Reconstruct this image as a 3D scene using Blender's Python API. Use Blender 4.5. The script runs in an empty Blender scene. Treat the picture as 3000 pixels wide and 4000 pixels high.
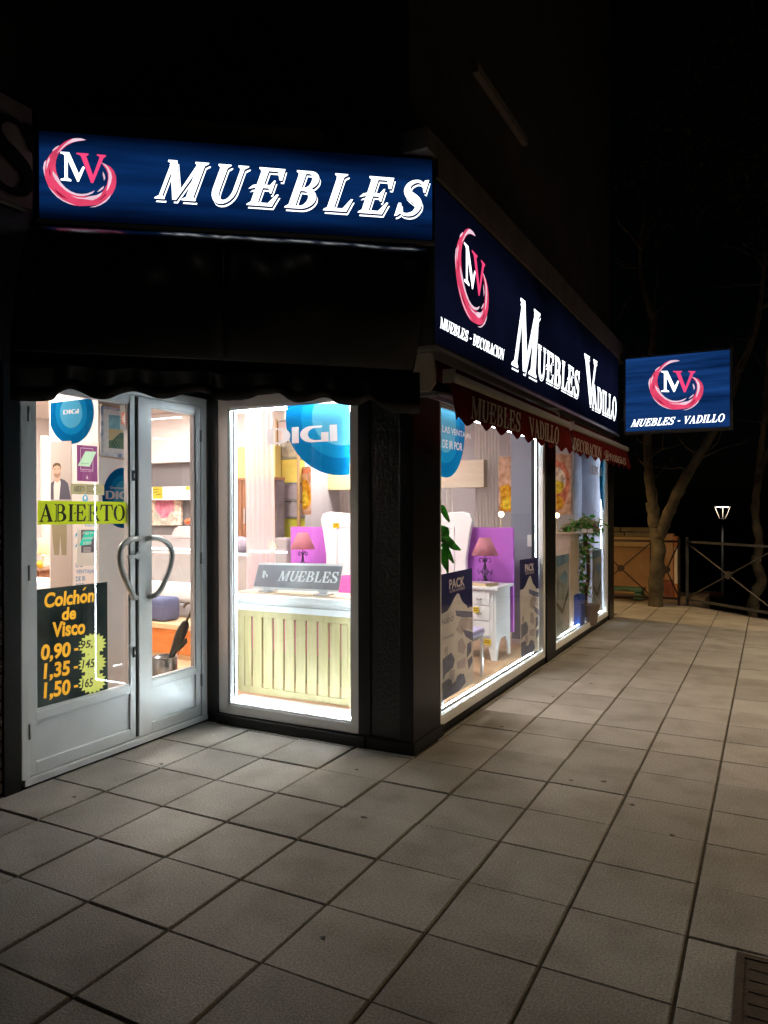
import bpy, bmesh, math, random
from mathutils import Vector, Matrix
from mathutils.geometry import tessellate_polygon
random.seed(7)
sc = bpy.context.scene
R = math.radians
V3 = Vector

# ------------------------------------------------------------------ camera
FPX, CAMH = 2870.1, 1.485                     # focal length in photo pixels, eye height in metres
YAW, PITCH, ROLL = R(27.717), R(-0.197), R(-0.140)
_f0 = V3((-math.sin(YAW), math.cos(YAW), 0)); _r0 = V3((math.cos(YAW), math.sin(YAW), 0)); _u0 = V3((0, 0, 1))
CF = _f0*math.cos(PITCH) + _u0*math.sin(PITCH)
_u1 = _u0*math.cos(PITCH) - _f0*math.sin(PITCH)
CR = _r0*math.cos(ROLL) + _u1*math.sin(ROLL)
CU = _u1*math.cos(ROLL) - _r0*math.sin(ROLL)
CAM = V3((0, 0, CAMH))
cam = bpy.data.cameras.new('camera'); camo = bpy.data.objects.new('camera', cam); sc.collection.objects.link(camo)
cam.sensor_fit = 'VERTICAL'; cam.sensor_height = 36.0; cam.sensor_width = 27.0; cam.lens = FPX*36/4000
cam.clip_start = 0.05; cam.clip_end = 1200
camo.matrix_world = Matrix(((CR.x, CU.x, -CF.x, 0), (CR.y, CU.y, -CF.y, 0), (CR.z, CU.z, -CF.z, CAMH), (0, 0, 0, 1)))
sc.camera = camo

# ------------------------------------------------------------------ night sky, faint moonlight, exposure
w = bpy.data.worlds.new('World'); sc.world = w; w.use_nodes = True
nt = w.node_tree; bg = nt.nodes['Background']
sky = nt.nodes.new('ShaderNodeTexSky'); sky.sky_type = 'NISHITA'; sky.sun_disc = False
sky.sun_elevation = R(12); sky.sun_rotation = R(140)
nt.links.new(sky.outputs[0], bg.inputs[0]); bg.inputs[1].default_value = 0.00012
sl = bpy.data.lights.new('moon_sun', 'SUN'); sl.energy = 0.004; sl.angle = R(0.5); sl.color = (1, .93, .85)
so = bpy.data.objects.new('moon_sun', sl); sc.collection.objects.link(so)
so.rotation_euler = (R(78), 0, R(180-140))
vs = sc.view_settings
vs.view_transform = 'Standard'; vs.look = 'None'; vs.exposure = 0.0; vs.gamma = 1.0; vs.use_curve_mapping = False
sc.render.engine = 'CYCLES'
cy = sc.cycles
cy.use_denoising = True
cy.max_bounces = 8; cy.diffuse_bounces = 4; cy.glossy_bounces = 4; cy.transmission_bounces = 6; cy.transparent_max_bounces = 24
cy.sample_clamp_indirect = 6.0; cy.caustics_reflective = False; cy.caustics_refractive = False
try: cy.use_light_tree = True
except Exception: pass

# ------------------------------------------------------------------ pixel <-> place helpers
def ray(x, y): return CF*FPX + CR*(x-1500) - CU*(y-2000)
def onp(x, y, p0, n):
    d = ray(x, y); n = V3(n); p0 = V3(p0)
    return CAM + d*((p0-CAM).dot(n)/d.dot(n))
def onx(x, y, X): return onp(x, y, (X, 0, 0), (1, 0, 0))
def ony(x, y, Y): return onp(x, y, (0, Y, 0), (0, 1, 0))
def onz(x, y, Z=0): return onp(x, y, (0, 0, Z), (0, 0, 1))
def proj(p):
    q = V3(p)-CAM; d = q.dot(CF)
    return (1500+FPX*q.dot(CR)/d, 2000-FPX*q.dot(CU)/d, d)
class Pl:
    """a flat place in the scene: a point and the normal that faces the viewer"""
    def __init__(s, p0, n):
        s.p0 = V3(p0); s.n = V3(n).normalized()
        if s.n.dot(CAM-s.p0) < 0: s.n = -s.n
    def at(s, x, y, off=0): return onp(x, y, s.p0+s.n*off, s.n)
PX = lambda X: Pl((X, 0, 0), (1, 0, 0))
PY = lambda Y: Pl((0, Y, 0), (0, 1, 0))

# ------------------------------------------------------------------ materials
MATS = {}
def nodes_of(name):
    m = bpy.data.materials.new(name); m.use_nodes = True; MATS[name] = m
    t = m.node_tree; t.nodes.clear()
    return m, t, t.nodes.new('ShaderNodeOutputMaterial')
def vary(t, col, var, scale, detail=4, coord='Object', col2=None, contrast=.25):
    tc = t.nodes.new('ShaderNodeTexCoord'); nz = t.nodes.new('ShaderNodeTexNoise')
    nz.inputs['Scale'].default_value = scale; nz.inputs['Detail'].default_value = detail
    t.links.new(tc.outputs[coord], nz.inputs['Vector'])
    rp = t.nodes.new('ShaderNodeValToRGB')
    rp.color_ramp.elements[0].position = .5-contrast; rp.color_ramp.elements[1].position = .5+contrast
    a = tuple(max(0, c*(1-var)) for c in col); b = col2 or tuple(min(1, c*(1+var)) for c in col)
    rp.color_ramp.elements[0].color = (*a, 1); rp.color_ramp.elements[1].color = (*b, 1)
    t.links.new(nz.outputs['Fac'], rp.inputs[0])
    return rp, nz, tc
def bumped(t, tc, bs, scale, strength, dist=.01, detail=6):
    nz = t.nodes.new('ShaderNodeTexNoise'); nz.inputs['Scale'].default_value = scale; nz.inputs['Detail'].default_value = detail
    t.links.new(tc.outputs['Object'], nz.inputs['Vector'])
    bp = t.nodes.new('ShaderNodeBump'); bp.inputs['Strength'].default_value = strength; bp.inputs['Distance'].default_value = dist
    t.links.new(nz.outputs['Fac'], bp.inputs['Height']); t.links.new(bp.outputs[0], bs.inputs['Normal'])
def M(name, col, rough=.6, metal=0., var=.08, scale=7, bump=0, bscale=60, spec=.5, coat=0, col2=None, emis=0):
    if name in MATS: return MATS[name]
    m, t, o = nodes_of(name)
    bs = t.nodes.new('ShaderNodeBsdfPrincipled')
    rp, nz, tc = vary(t, col, var, scale, col2=col2)
    t.links.new(rp.outputs[0], bs.inputs['Base Color'])
    bs.inputs['Roughness'].default_value = rough; bs.inputs['Metallic'].default_value = metal
    bs.inputs['Specular IOR Level'].default_value = spec; bs.inputs['Coat Weight'].default_value = coat
    if bump: bumped(t, tc, bs, bscale, bump)
    t.links.new(bs.outputs[0], o.inputs[0])
    return m
def wood(name, c1, c2, rough=.5, axis='Z', scale=3):
    if name in MATS: return MATS[name]
    m, t, o = nodes_of(name)
    bs = t.nodes.new('ShaderNodeBsdfPrincipled'); tc = t.nodes.new('ShaderNodeTexCoord'); mp = t.nodes.new('ShaderNodeMapping')
    s = {'Z': (10, 10, 1), 'X': (1, 10, 10), 'Y': (10, 1, 10)}[axis]
    mp.inputs['Scale'].default_value = s
    nz = t.nodes.new('ShaderNodeTexNoise'); nz.inputs['Scale'].default_value = scale; nz.inputs['Detail'].default_value = 6; nz.inputs['Distortion'].default_value = 1.2
    rp = t.nodes.new('ShaderNodeValToRGB'); rp.color_ramp.elements[0].position = .3; rp.color_ramp.elements[1].position = .7
    rp.color_ramp.elements[0].color = (*c1, 1); rp.color_ramp.elements[1].color = (*c2, 1)
    t.links.new(tc.outputs['Object'], mp.inputs[0]); t.links.new(mp.outputs[0], nz.inputs['Vector']); t.links.new(nz.outputs['Fac'], rp.inputs[0])
    t.links.new(rp.outputs[0], bs.inputs['Base Color']); bs.inputs['Roughness'].default_value = rough
    t.links.new(bs.outputs[0], o.inputs[0])
    return m
def film(name, col, trans=.5, var=.05, scale=4, col2=None, contrast=.25):
    """paper or vinyl: light falls on it and also shines through it"""
    if name in MATS: return MATS[name]
    m, t, o = nodes_of(name)
    rp, nz, tc = vary(t, col, var, scale, col2=col2, contrast=contrast)
    d = t.nodes.new('ShaderNodeBsdfDiffuse'); tr = t.nodes.new('ShaderNodeBsdfTranslucent'); mx = t.nodes.new('ShaderNodeMixShader')
    t.links.new(rp.outputs[0], d.inputs[0]); t.links.new(rp.outputs[0], tr.inputs[0])
    mx.inputs[0].default_value = trans
    t.links.new(d.outputs[0], mx.inputs[1]); t.links.new(tr.outputs[0], mx.inputs[2]); t.links.new(mx.outputs[0], o.inputs[0])
    return m
def sheer(name, col, clear=.45, trans=.5):
    if name in MATS: return MATS[name]
    m, t, o = nodes_of(name)
    d = t.nodes.new('ShaderNodeBsdfDiffuse'); tr = t.nodes.new('ShaderNodeBsdfTranslucent'); mx = t.nodes.new('ShaderNodeMixShader')
    tp = t.nodes.new('ShaderNodeBsdfTransparent'); m2 = t.nodes.new('ShaderNodeMixShader')
    d.inputs[0].default_value = (*col, 1); tr.inputs[0].default_value = (*col, 1); mx.inputs[0].default_value = trans
    rp, nz, tc = vary(t, (clear*.8,)*3, .2, 30)
    t.links.new(d.outputs[0], mx.inputs[1]); t.links.new(tr.outputs[0], mx.inputs[2])
    m2.inputs[0].default_value = clear
    t.links.new(mx.outputs[0], m2.inputs[1]); t.links.new(tp.outputs[0], m2.inputs[2]); t.links.new(m2.outputs[0], o.inputs[0])
    return m
def emit(name, col, strength, var=0., scale=3, stretch=(1, 1, 1), col2=None):
    if name in MATS: return MATS[name]
    m, t, o = nodes_of(name)
    e = t.nodes.new('ShaderNodeEmission'); e.inputs[0].default_value = (*col, 1); e.inputs[1].default_value = strength
    if var:
        rp, nz, tc = vary(t, col, var, scale, col2=col2)
        mp = t.nodes.new('ShaderNodeMapping'); mp.inputs['Scale'].default_value = stretch
        t.links.new(tc.outputs['Object'], mp.inputs[0]); t.links.new(mp.outputs[0], nz.inputs['Vector'])
        t.links.new(rp.outputs[0], e.inputs[0])
    t.links.new(e.outputs[0], o.inputs[0])
    return m
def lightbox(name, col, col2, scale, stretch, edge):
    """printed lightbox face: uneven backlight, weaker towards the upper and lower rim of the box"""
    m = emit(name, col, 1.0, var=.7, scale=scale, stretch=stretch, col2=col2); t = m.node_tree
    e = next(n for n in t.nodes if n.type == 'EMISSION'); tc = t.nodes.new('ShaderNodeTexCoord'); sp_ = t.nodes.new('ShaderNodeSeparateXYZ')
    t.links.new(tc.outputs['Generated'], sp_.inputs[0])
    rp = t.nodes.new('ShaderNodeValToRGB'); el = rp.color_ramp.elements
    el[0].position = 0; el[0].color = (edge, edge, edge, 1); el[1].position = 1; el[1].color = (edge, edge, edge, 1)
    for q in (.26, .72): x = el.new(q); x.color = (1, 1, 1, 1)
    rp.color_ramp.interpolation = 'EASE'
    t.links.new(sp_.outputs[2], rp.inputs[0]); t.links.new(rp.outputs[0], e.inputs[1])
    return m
def glassmat():
    m, t, o = nodes_of('clear_glass')
    fr = t.nodes.new('ShaderNodeFresnel'); fr.inputs[0].default_value = 1.5
    ge = t.nodes.new('ShaderNodeNewGeometry'); inv = t.nodes.new('ShaderNodeMath'); inv.operation = 'SUBTRACT'; inv.inputs[0].default_value = 1
    t.links.new(ge.outputs['Backfacing'], inv.inputs[1])
    mu = t.nodes.new('ShaderNodeMath'); mu.operation = 'MULTIPLY'; t.links.new(fr.outputs[0], mu.inputs[0]); t.links.new(inv.outputs[0], mu.inputs[1])
    tp = t.nodes.new('ShaderNodeBsdfTransparent'); tp.inputs[0].default_value = (.97, .985, .98, 1)
    gl = t.nodes.new('ShaderNodeBsdfGlossy'); gl.inputs['Roughness'].default_value = 0.0
    mx = t.nodes.new('ShaderNodeMixShader'); t.links.new(mu.outputs[0], mx.inputs[0]); t.links.new(tp.outputs[0], mx.inputs[1]); t.links.new(gl.outputs[0], mx.inputs[2])
    t.links.new(mx.outputs[0], o.inputs[0])
    return m
GLASS = glassmat()

# ------------------------------------------------------------------ mesh helpers
ORG = {}
def link(o): sc.collection.objects.link(o); return o
def tag(o, label=None, cat=None, group=None, kind=None):
    if label: o['label'] = label
    if cat: o['category'] = cat
    if group: o['group'] = group
    if kind: o['kind'] = kind
    return o
def thing(name, label, cat, loc, group=None):
    o = link(bpy.data.objects.new(name, None)); o.location = loc; o.empty_display_size = .1
    ORG[o] = V3(loc); tag(o, label, cat, group)
    return o
def frame_of(n):
    n = V3(n).normalized(); a = V3((0, 0, 1)) if abs(n.z) < .9 else V3((0, 1, 0))
    u = a.cross(n).normalized(); v = n.cross(u)
    return u, v
class MB:
    def __init__(s): s.v = []; s.f = []
    def add(s, vs, fs):
        k = len(s.v); s.v += [V3(p) for p in vs]; s.f += [tuple(i+k for i in f) for f in fs]; return s
    def box(s, a, b):
        x0, y0, z0 = (min(a[i], b[i]) for i in range(3)); x1, y1, z1 = (max(a[i], b[i]) for i in range(3))
        return s.hexa([(x0, y0, z0), (x1, y0, z0), (x1, y1, z0), (x0, y1, z0)], [(x0, y0, z1), (x1, y0, z1), (x1, y1, z1), (x0, y1, z1)])
    def hexa(s, b, t):
        return s.add(list(b)+list(t), [(3, 2, 1, 0), (4, 5, 6, 7), (0, 1, 5, 4), (1, 2, 6, 5), (2, 3, 7, 6), (3, 0, 4, 7)])
    def bar(s, p, q, wd, ht, up=(0, 0, 1)):
        p, q = V3(p), V3(q); d = (q-p).normalized(); up = V3(up); sd = d.cross(up)
        if sd.length < 1e-4: sd = d.cross(V3((1, 0, 0)))
        sd.normalize(); up = sd.cross(d)
        a, b = sd*wd/2, up*ht/2
        return s.hexa([p-a-b, p+a-b, p+a+b, p-a+b], [q-a-b, q+a-b, q+a+b, q-a+b])
    def prism(s, outer, n, holes=()):
        """flat outline (3D points) pushed along n"""
        n = V3(n); loops = [[V3(p) for p in outer]]+[[V3(p) for p in h] for h in holes]
        tris = tessellate_polygon(loops); pts = [p for l in loops for p in l]; k = len(pts)
        nn = n.normalized(); fs = []
        for a, b, c in tris:
            t = (pts[b]-pts[a]).cross(pts[c]-pts[a])
            if t.length < 1e-14: continue
            if t.dot(nn) < 0: b, c = c, b
            fs.append((a+k, b+k, c+k)); fs.append((a, c, b))
        st = 0
        for li, l in enumerate(loops):
            m_ = len(l)
            ar = V3((0, 0, 0))
            for i in range(m_): ar += (l[i]-l[0]).cross(l[(i+1) % m_]-l[0])
            ccw = ar.dot(nn) > 0
            if li > 0: ccw = not ccw
            for i in range(m_):
                a, b = st+i, st+(i+1) % m_
                fs.append((a, b, b+k, a+k) if ccw else (b, a, a+k, b+k))
            st += m_
        return s.add(pts+[p+n for p in pts], fs)
    def tube(s, pts, r, seg=8, caps=True):
        pts = [V3(p) for p in pts]; n = len(pts); rs = r if isinstance(r, (list, tuple)) else [r]*n
        k = len(s.v); prev = None
        for i, p in enumerate(pts):
            d = (pts[min(i+1, n-1)]-pts[max(i-1, 0)]).normalized()
            if prev is None: u, _ = frame_of(d)
            else:
                u = prev-d*prev.dot(d)
                u = u.normalized() if u.length > 1e-6 else frame_of(d)[0]
            prev = u; v = d.cross(u)
            for j in range(seg):
                a = 2*math.pi*j/seg; s.v.append(p+(u*math.cos(a)+v*math.sin(a))*rs[i])
        for i in range(n-1):
            for j in range(seg):
                a, b = k+i*seg+j, k+i*seg+(j+1) % seg
                s.f.append((a, b, b+seg, a+seg))
        if caps:
            s.f.append(tuple(k+j for j in range(seg))[::-1]); s.f.append(tuple(k+(n-1)*seg+j for j in range(seg)))
        return s
    def lathe(s, c, prof, seg=24, caps=True):
        c = V3(c); k = len(s.v); n = len(prof)
        for r, z in prof:
            for j in range(seg):
                a = 2*math.pi*j/seg; s.v.append(c+V3((r*math.cos(a), r*math.sin(a), z)))
        for i in range(n-1):
            for j in range(seg):
                a, b = k+i*seg+j, k+i*seg+(j+1) % seg
                s.f.append((a, b, b+seg, a+seg))
        if caps:
            s.f.append(tuple(k+j for j in range(seg))[::-1]); s.f.append(tuple(k+(n-1)*seg+j for j in range(seg)))
        return s
    def ball(s, c, r, seg=12, rings=8, sc3=(1, 1, 1)):
        c = V3(c); k = len(s.v)
        for i in range(rings+1):
            th = math.pi*i/rings
            for j in range(seg):
                a = 2*math.pi*j/seg
                s.v.append(c+V3((r*sc3[0]*math.sin(th)*math.cos(a), r*sc3[1]*math.sin(th)*math.sin(a), r*sc3[2]*math.cos(th))))
        for i in range(rings):
            for j in range(seg):
                a, b = k+i*seg+j, k+i*seg+(j+1) % seg
                s.f.append((a+seg, b+seg, b, a))
        return s
    def grid(s, fn, nu, nv):
        k = len(s.v)
        for i in range(nu+1):
            for j in range(nv+1): s.v.append(V3(fn(i/nu, j/nv)))
        for i in range(nu):
            for j in range(nv):
                a = k+i*(nv+1)+j; s.f.append((a, a+1, a+nv+2, a+nv+1))
        return s
    def build(s, name, mat, parent=None, bevel=0, smooth=False, thick=0, label=None, seg=2, subsurf=0):
        if parent is not None: org = ORG[parent]
        else:
            xs = [p.x for p in s.v]; ys = [p.y for p in s.v]; zs = [p.z for p in s.v]
            org = V3(((min(xs)+max(xs))/2, (min(ys)+max(ys))/2, min(zs)))
        me = bpy.data.meshes.new(name); me.from_pydata([p-org for p in s.v], [], s.f); me.update()
        if bevel:
            bm = bmesh.new(); bm.from_mesh(me); bmesh.ops.remove_doubles(bm, verts=bm.verts, dist=1e-6)
            es = [e for e in bm.edges if len(e.link_faces) == 2 and e.calc_face_angle(0) > R(25)]
            bmesh.ops.bevel(bm, geom=es, offset=bevel, segments=seg, affect='EDGES', profile=.6, clamp_overlap=True)
            bm.to_mesh(me); bm.free()
        if mat: me.materials.append(mat)
        if smooth: me.polygons.foreach_set('use_smooth', [True]*len(me.polygons))
        o = link(bpy.data.objects.new(name, me))
        if parent is not None: o.parent = parent
        else: o.location = org
        ORG[o] = org
        if thick:
            md = o.modifiers.new('thickness', 'SOLIDIFY'); md.thickness = thick; md.offset = 0
        if subsurf:
            md = o.modifiers.new('soft', 'SUBSURF'); md.levels = subsurf; md.render_levels = subsurf
        if label: o['label'] = label
        return o
def arc(cx, cy_, rx, ry, a0, a1, n=12):
    return [(cx+rx*math.cos(R(a0+(a1-a0)*i/n)), cy_+ry*math.sin(R(a0+(a1-a0)*i/n))) for i in range(n+1)]
def spline(pts, n=6):
    out = []; P_ = [pts[0]]+list(pts)+[pts[-1]]
    for i in range(1, len(P_)-2):
        p0, p1, p2, p3 = (V3(q) if len(q) == 3 else V3((*q, 0)) for q in P_[i-1:i+3])
        for k in range(n):
            t = k/n
            out.append(.5*((2*p1)+(p2-p0)*t+(2*p0-5*p1+4*p2-p3)*t*t+(3*p1-p0-3*p2+p3)*t**3))
    q = P_[-2]; out.append(V3(q) if len(q) == 3 else V3((*q, 0)))
    return out
def clip_poly(poly, a, b, c):
    """keep the side a*x+b*y<=c of a 2D outline"""
    out = []
    for i in range(len(poly)):
        p, q = poly[i], poly[(i+1) % len(poly)]
        dp, dq = a*p[0]+b*p[1]-c, a*q[0]+b*q[1]-c
        if dp <= 0: out.append(p)
        if (dp < 0 < dq) or (dq < 0 < dp):
            t = dp/(dp-dq); out.append((p[0]+(q[0]-p[0])*t, p[1]+(q[1]-p[1])*t))
    return out
def ell(cx, cy_, rx, ry=None, n=48): return [(cx+rx*math.cos(2*math.pi*i/n), cy_+(ry or rx)*math.sin(2*math.pi*i/n)) for i in range(n)]

# ------------------------------------------------------------------ lettering
def stem(x0, x1, y0=0, y1=1, b=1, t=1, e=.09):
    p = [(x0-e, y0), (x1+e, y0), (x1+e, y0+.03), (x1, y0+.09)] if b else [(x0, y0), (x1, y0)]
    p += [(x1, y1-.09), (x1+e, y1-.03), (x1+e, y1), (x0-e, y1), (x0-e, y1-.03), (x0, y1-.09)] if t else [(x1, y1), (x0, y1)]
    if b: p += [(x0, y0+.09), (x0-e, y0+.03)]
    return p
def sweep(pts, ws, n=5):
    c = spline([(x, y) for x, y in pts], n); m_ = len(c)-1; l = []; r = []
    for i, p in enumerate(c):
        t = i/m_*(len(ws)-1); k = min(int(t), len(ws)-2); wd = ws[k]+(ws[k+1]-ws[k])*(t-k)
        d = (c[min(i+1, m_)]-c[max(i-1, 0)]).normalized(); nn = V3((-d.y, d.x, 0))
        a, b = p+nn*wd/2, p-nn*wd/2; l.append((a.x, a.y)); r.append((b.x, b.y))
    return l+r[::-1]
SERL = [(0, 1), (0, .97), (.09, .91), (.09, .09), (0, .03)]
GL = {
 'M': ([[stem(.1, .19, t=0)], [[(0, 1), (.24, 1), (.62, .22), (.54, 0), (.5, 0), (.08, .93), (0, .96)]], [[(.54, 0), (.6, 0), (.88, .8), (.88, 1), (.84, 1)]], [stem(.84, 1.04)]], 1.2),
 'U': ([[[(0, 1), (.36, 1), (.36, .97), (.28, .91), (.28, .35)]+arc(.465, .35, .185, .27, 180, 360)+[(.65, .91), (.56, .97), (.56, 1), (.86, 1), (.86, .97), (.76, .91), (.76, .35)]+arc(.42, .35, .34, .37, 0, -180)+[(.08, .91), (0, .97)]]], .96),
 'E': ([[[(0, 0), (.72, 0), (.8, .32), (.74, .32), (.58, .08), (.29, .08), (.29, .47), (.46, .47), (.54, .34), (.58, .34), (.58, .68), (.54, .68), (.46, .55), (.29, .55), (.29, .92), (.56, .92), (.68, .7), (.76, .7), (.74, 1)]+SERL], [[(-.1, .42), (.09, .47), (.09, .55), (-.02, .52)]]], .88),
 'L': ([[[(0, 0), (.68, 0), (.76, .34), (.7, .34), (.54, .08), (.29, .08), (.29, .91), (.38, .97), (.38, 1)]+SERL]], .82),
 'B': ([[[(0, 0)]+arc(.44, .27, .37, .27, -90, 58)+arc(.42, .76, .3, .24, -55, 90)+SERL, [(.29, .07)]+arc(.40, .27, .18, .2, -90, 90)+[(.29, .47)], [(.29, .56)]+arc(.39, .745, .13, .185, -90, 90)+[(.29, .93)]]], .92),
 'S': ([[sweep([(.64, .78), (.52, .93), (.36, .96), (.2, .88), (.15, .74), (.24, .6), (.42, .5), (.58, .4), (.64, .26), (.56, .1), (.38, .04), (.2, .08), (.08, .24)], [.03, .06, .08, .13, .18, .2, .22, .2, .18, .13, .08, .06, .03])], [[(.6, 1), (.72, 1.02), (.72, .66), (.66, .68), (.56, .9)]], [[(.02, -.02), (.1, 0), (.2, .1), (.1, .34), (.02, .34)]]], .8),
 'V': ([[[(-.02, 1), (.34, 1), (.34, .97), (.27, .92), (.52, .25), (.46, 0), (.4, 0), (.04, .92), (-.02, .97)]], [[(.42, 0), (.47, 0), (.8, .92), (.88, .97), (.88, 1), (.6, 1), (.6, .97), (.7, .92), (.47, .2)]]], .92),
 'A': ([[[(0, 0), (.28, 0), (.28, .03), (.18, .09), (.42, .86), (.36, .9), (.08, .08), (0, .03)]], [[(.36, 1), (.46, 1), (.82, .08), (.9, .03), (.9, 0), (.5, 0), (.5, .03), (.58, .09), (.34, .86)]], [[(.2, .3), (.58, .3), (.56, .37), (.23, .37)]]], .96),
 'D': ([[[(0, 0)]+arc(.4, .5, .46, .5, -90, 90, 16)+SERL, [(.29, .07)]+arc(.38, .5, .26, .43, -90, 90, 16)+[(.29, .93)]]], .96),
 'I': ([[stem(.09, .29)]], .46),
 'O': ([[ell(.45, .5, .45, .52, 32), ell(.45, .5, .25, .45, 32)]], .98),
 'C': ([[arc(.46, .5, .46, .52, 50, 310, 24)+arc(.52, .5, .32, .45, 310, 50, 24)], [[(.68, .68), (.8, .66), (.8, 1), (.74, 1), (.66, .86)]]], .9),
 'R': ([[stem(.09, .29)], [[(.2, .99)]+arc(.42, .735, .34, .255, 90, -90)+[(.2, .48)], [(.29, .93)]+arc(.4, .735, .17, .195, 90, -90)+[(.29, .55)]], [[(.36, .52), (.56, .52), (.86, .06), (.95, .03), (.95, 0), (.68, 0)]]], .98),
 'N': ([[stem(.1, .18, t=0)], [stem(.78, .86, b=0)], [[(0, 1), (.26, 1), (.86, .14), (.86, 0), (.8, 0), (.1, .9), (0, .97)]]], 1.0),
 'T': ([[stem(.35, .55, t=0)], [[(0, 1), (.9, 1), (.95, .66), (.89, .66), (.78, .92), (.12, .92), (.01, .66), (-.05, .66)]]], .98),
 '-': ([[[(.05, .38), (.42, .38), (.42, .5), (.05, .5)]]], .5), ' ': ([], .42),
 # wide sans letters of the blue round stickers
 'd': ([[[(0, 0)]+arc(.7, .5, .62, .5, -90, 90, 14)+[(0, 1)], [(.36, .12)]+arc(.62, .5, .3, .38, -90, 90, 14)+[(.36, .88)]]], 1.4),
 'i': ([[[(0, 0), (.38, 0), (.38, 1), (0, 1)]]], .45),
 'g': ([[arc(.62, .5, .62, .5, 90, 270, 16)+[(1.5, 0), (1.5, .58), (1.12, .58), (1.12, .12)]+arc(.86, .5, .44, .38, 270, 90, 16)+[(1.15, .88), (1.2, 1)]]], 1.57),
}
def word_polys(s, track=0.):
    """[(letter, [polygon-with-holes in word units 0..1, ...])]"""
    x = 0; out = []; xs = []
    for ch in s:
        g, a = GL[ch]; ls = []
        for poly in g:
            pp = [[(x+px, py) for px, py in l] for l in poly]; ls.append(pp); xs += [q[0] for l in pp for q in l]
        if ls: out.append((ch, ls))
        x += a+track
    x0, x1 = min(xs), max(xs)
    return [(ch, [[[((px-x0)/(x1-x0), py) for px, py in l] for l in poly] for poly in ls]) for ch, ls in out]
def quad_map(q):
    """corners TL TR BR BL in 3D -> function of (u right, v up)"""
    tl, tr, br, bl = q
    return lambda u, v: bl.lerp(br, u).lerp(tl.lerp(tr, u), v)
def pxquad(pl, pts, off=0): return [pl.at(x, y, off) for x, y in pts]
def serif(s, q, n, mat, parent, thk=.002, name='letter', shadow=None, gapmat=None, du=0, dv=0, split=True, track=0.):
    """one part per letter; shadow=(du,dv) sets a bright drop line behind a dark gap"""
    f = quad_map(q); n = V3(n).normalized(); mb_all = MB()
    for ch, ls in word_polys(s, track):
        mb = MB() if split else mb_all
        for k, poly in enumerate(ls):
            loops = [[f(u+du, v+dv)+n*(k*.0003) for u, v in l] for l in poly]
            mb.prism(loops[0], n*thk, loops[1:])
        if split: mb.build(name, mat, parent)
    if not split: return mb_all.build(name, mat, parent)
TXT = {}
def text_geo(s, bold=0., shear=0.):
    key = (s, bold, shear)
    if key not in TXT:
        cu = bpy.data.curves.new('txt', 'FONT'); cu.body = s; cu.offset = bold; cu.shear = shear; cu.resolution_u = 4
        ob = bpy.data.objects.new('txt', cu); me = bpy.data.meshes.new_from_object(ob)
        vs = [(v.co.x, v.co.y) for v in me.vertices]; fs = [tuple(p.vertices) for p in me.polygons]
        x0, x1 = min(v[0] for v in vs), max(v[0] for v in vs); y0, y1 = min(v[1] for v in vs), max(v[1] for v in vs)
        TXT[key] = ([((x-x0)/(x1-x0), (y-y0)/(y1-y0)) for x, y in vs], fs)
        bpy.data.objects.remove(ob); bpy.data.curves.remove(cu); bpy.data.meshes.remove(me)
    return TXT[key]
def text(s, q, n, mat, parent, name='lettering', bold=.02, shear=0., off=.0):
    vs, fs = text_geo(s, bold, shear); f = quad_map(q); n = V3(n).normalized()
    pts = [f(u, v)+n*off for u, v in vs]; fs2 = []
    for fc in fs:
        a, b, c = (pts[i] for i in fc[:3])
        fs2.append(fc if (b-a).cross(c-a).dot(n) > 0 else fc[::-1])
    return MB().add(pts, fs2).build(name, mat, parent)
def art(pl, px, off, thk, mat, parent, name, holes=()):
    """outline given in photo pixels laid on the flat place pl"""
    return MB().prism([pl.at(x, y, off) for x, y in px], pl.n*thk, [[pl.at(x, y, off) for x, y in h] for h in holes]).build(name, mat, parent)
def mapped(fn, polys, n, thk, mat, parent, name):
    mb = MB()
    for k, poly in enumerate(polys):
        mb.prism([fn(u, v) for u, v in poly], V3(n)*thk)
    return mb.build(name, mat, parent)
from mathutils.geometry import delaunay_2d_cdt
def tri2(outer, holes=()):
    loops = [[V3((x, y, 0)) for x, y in l] for l in (outer, *holes)]; pts = [p for l in loops for p in l]
    return [[(pts[i].x, pts[i].y) for i in t] for t in tessellate_polygon(loops)]
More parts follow.
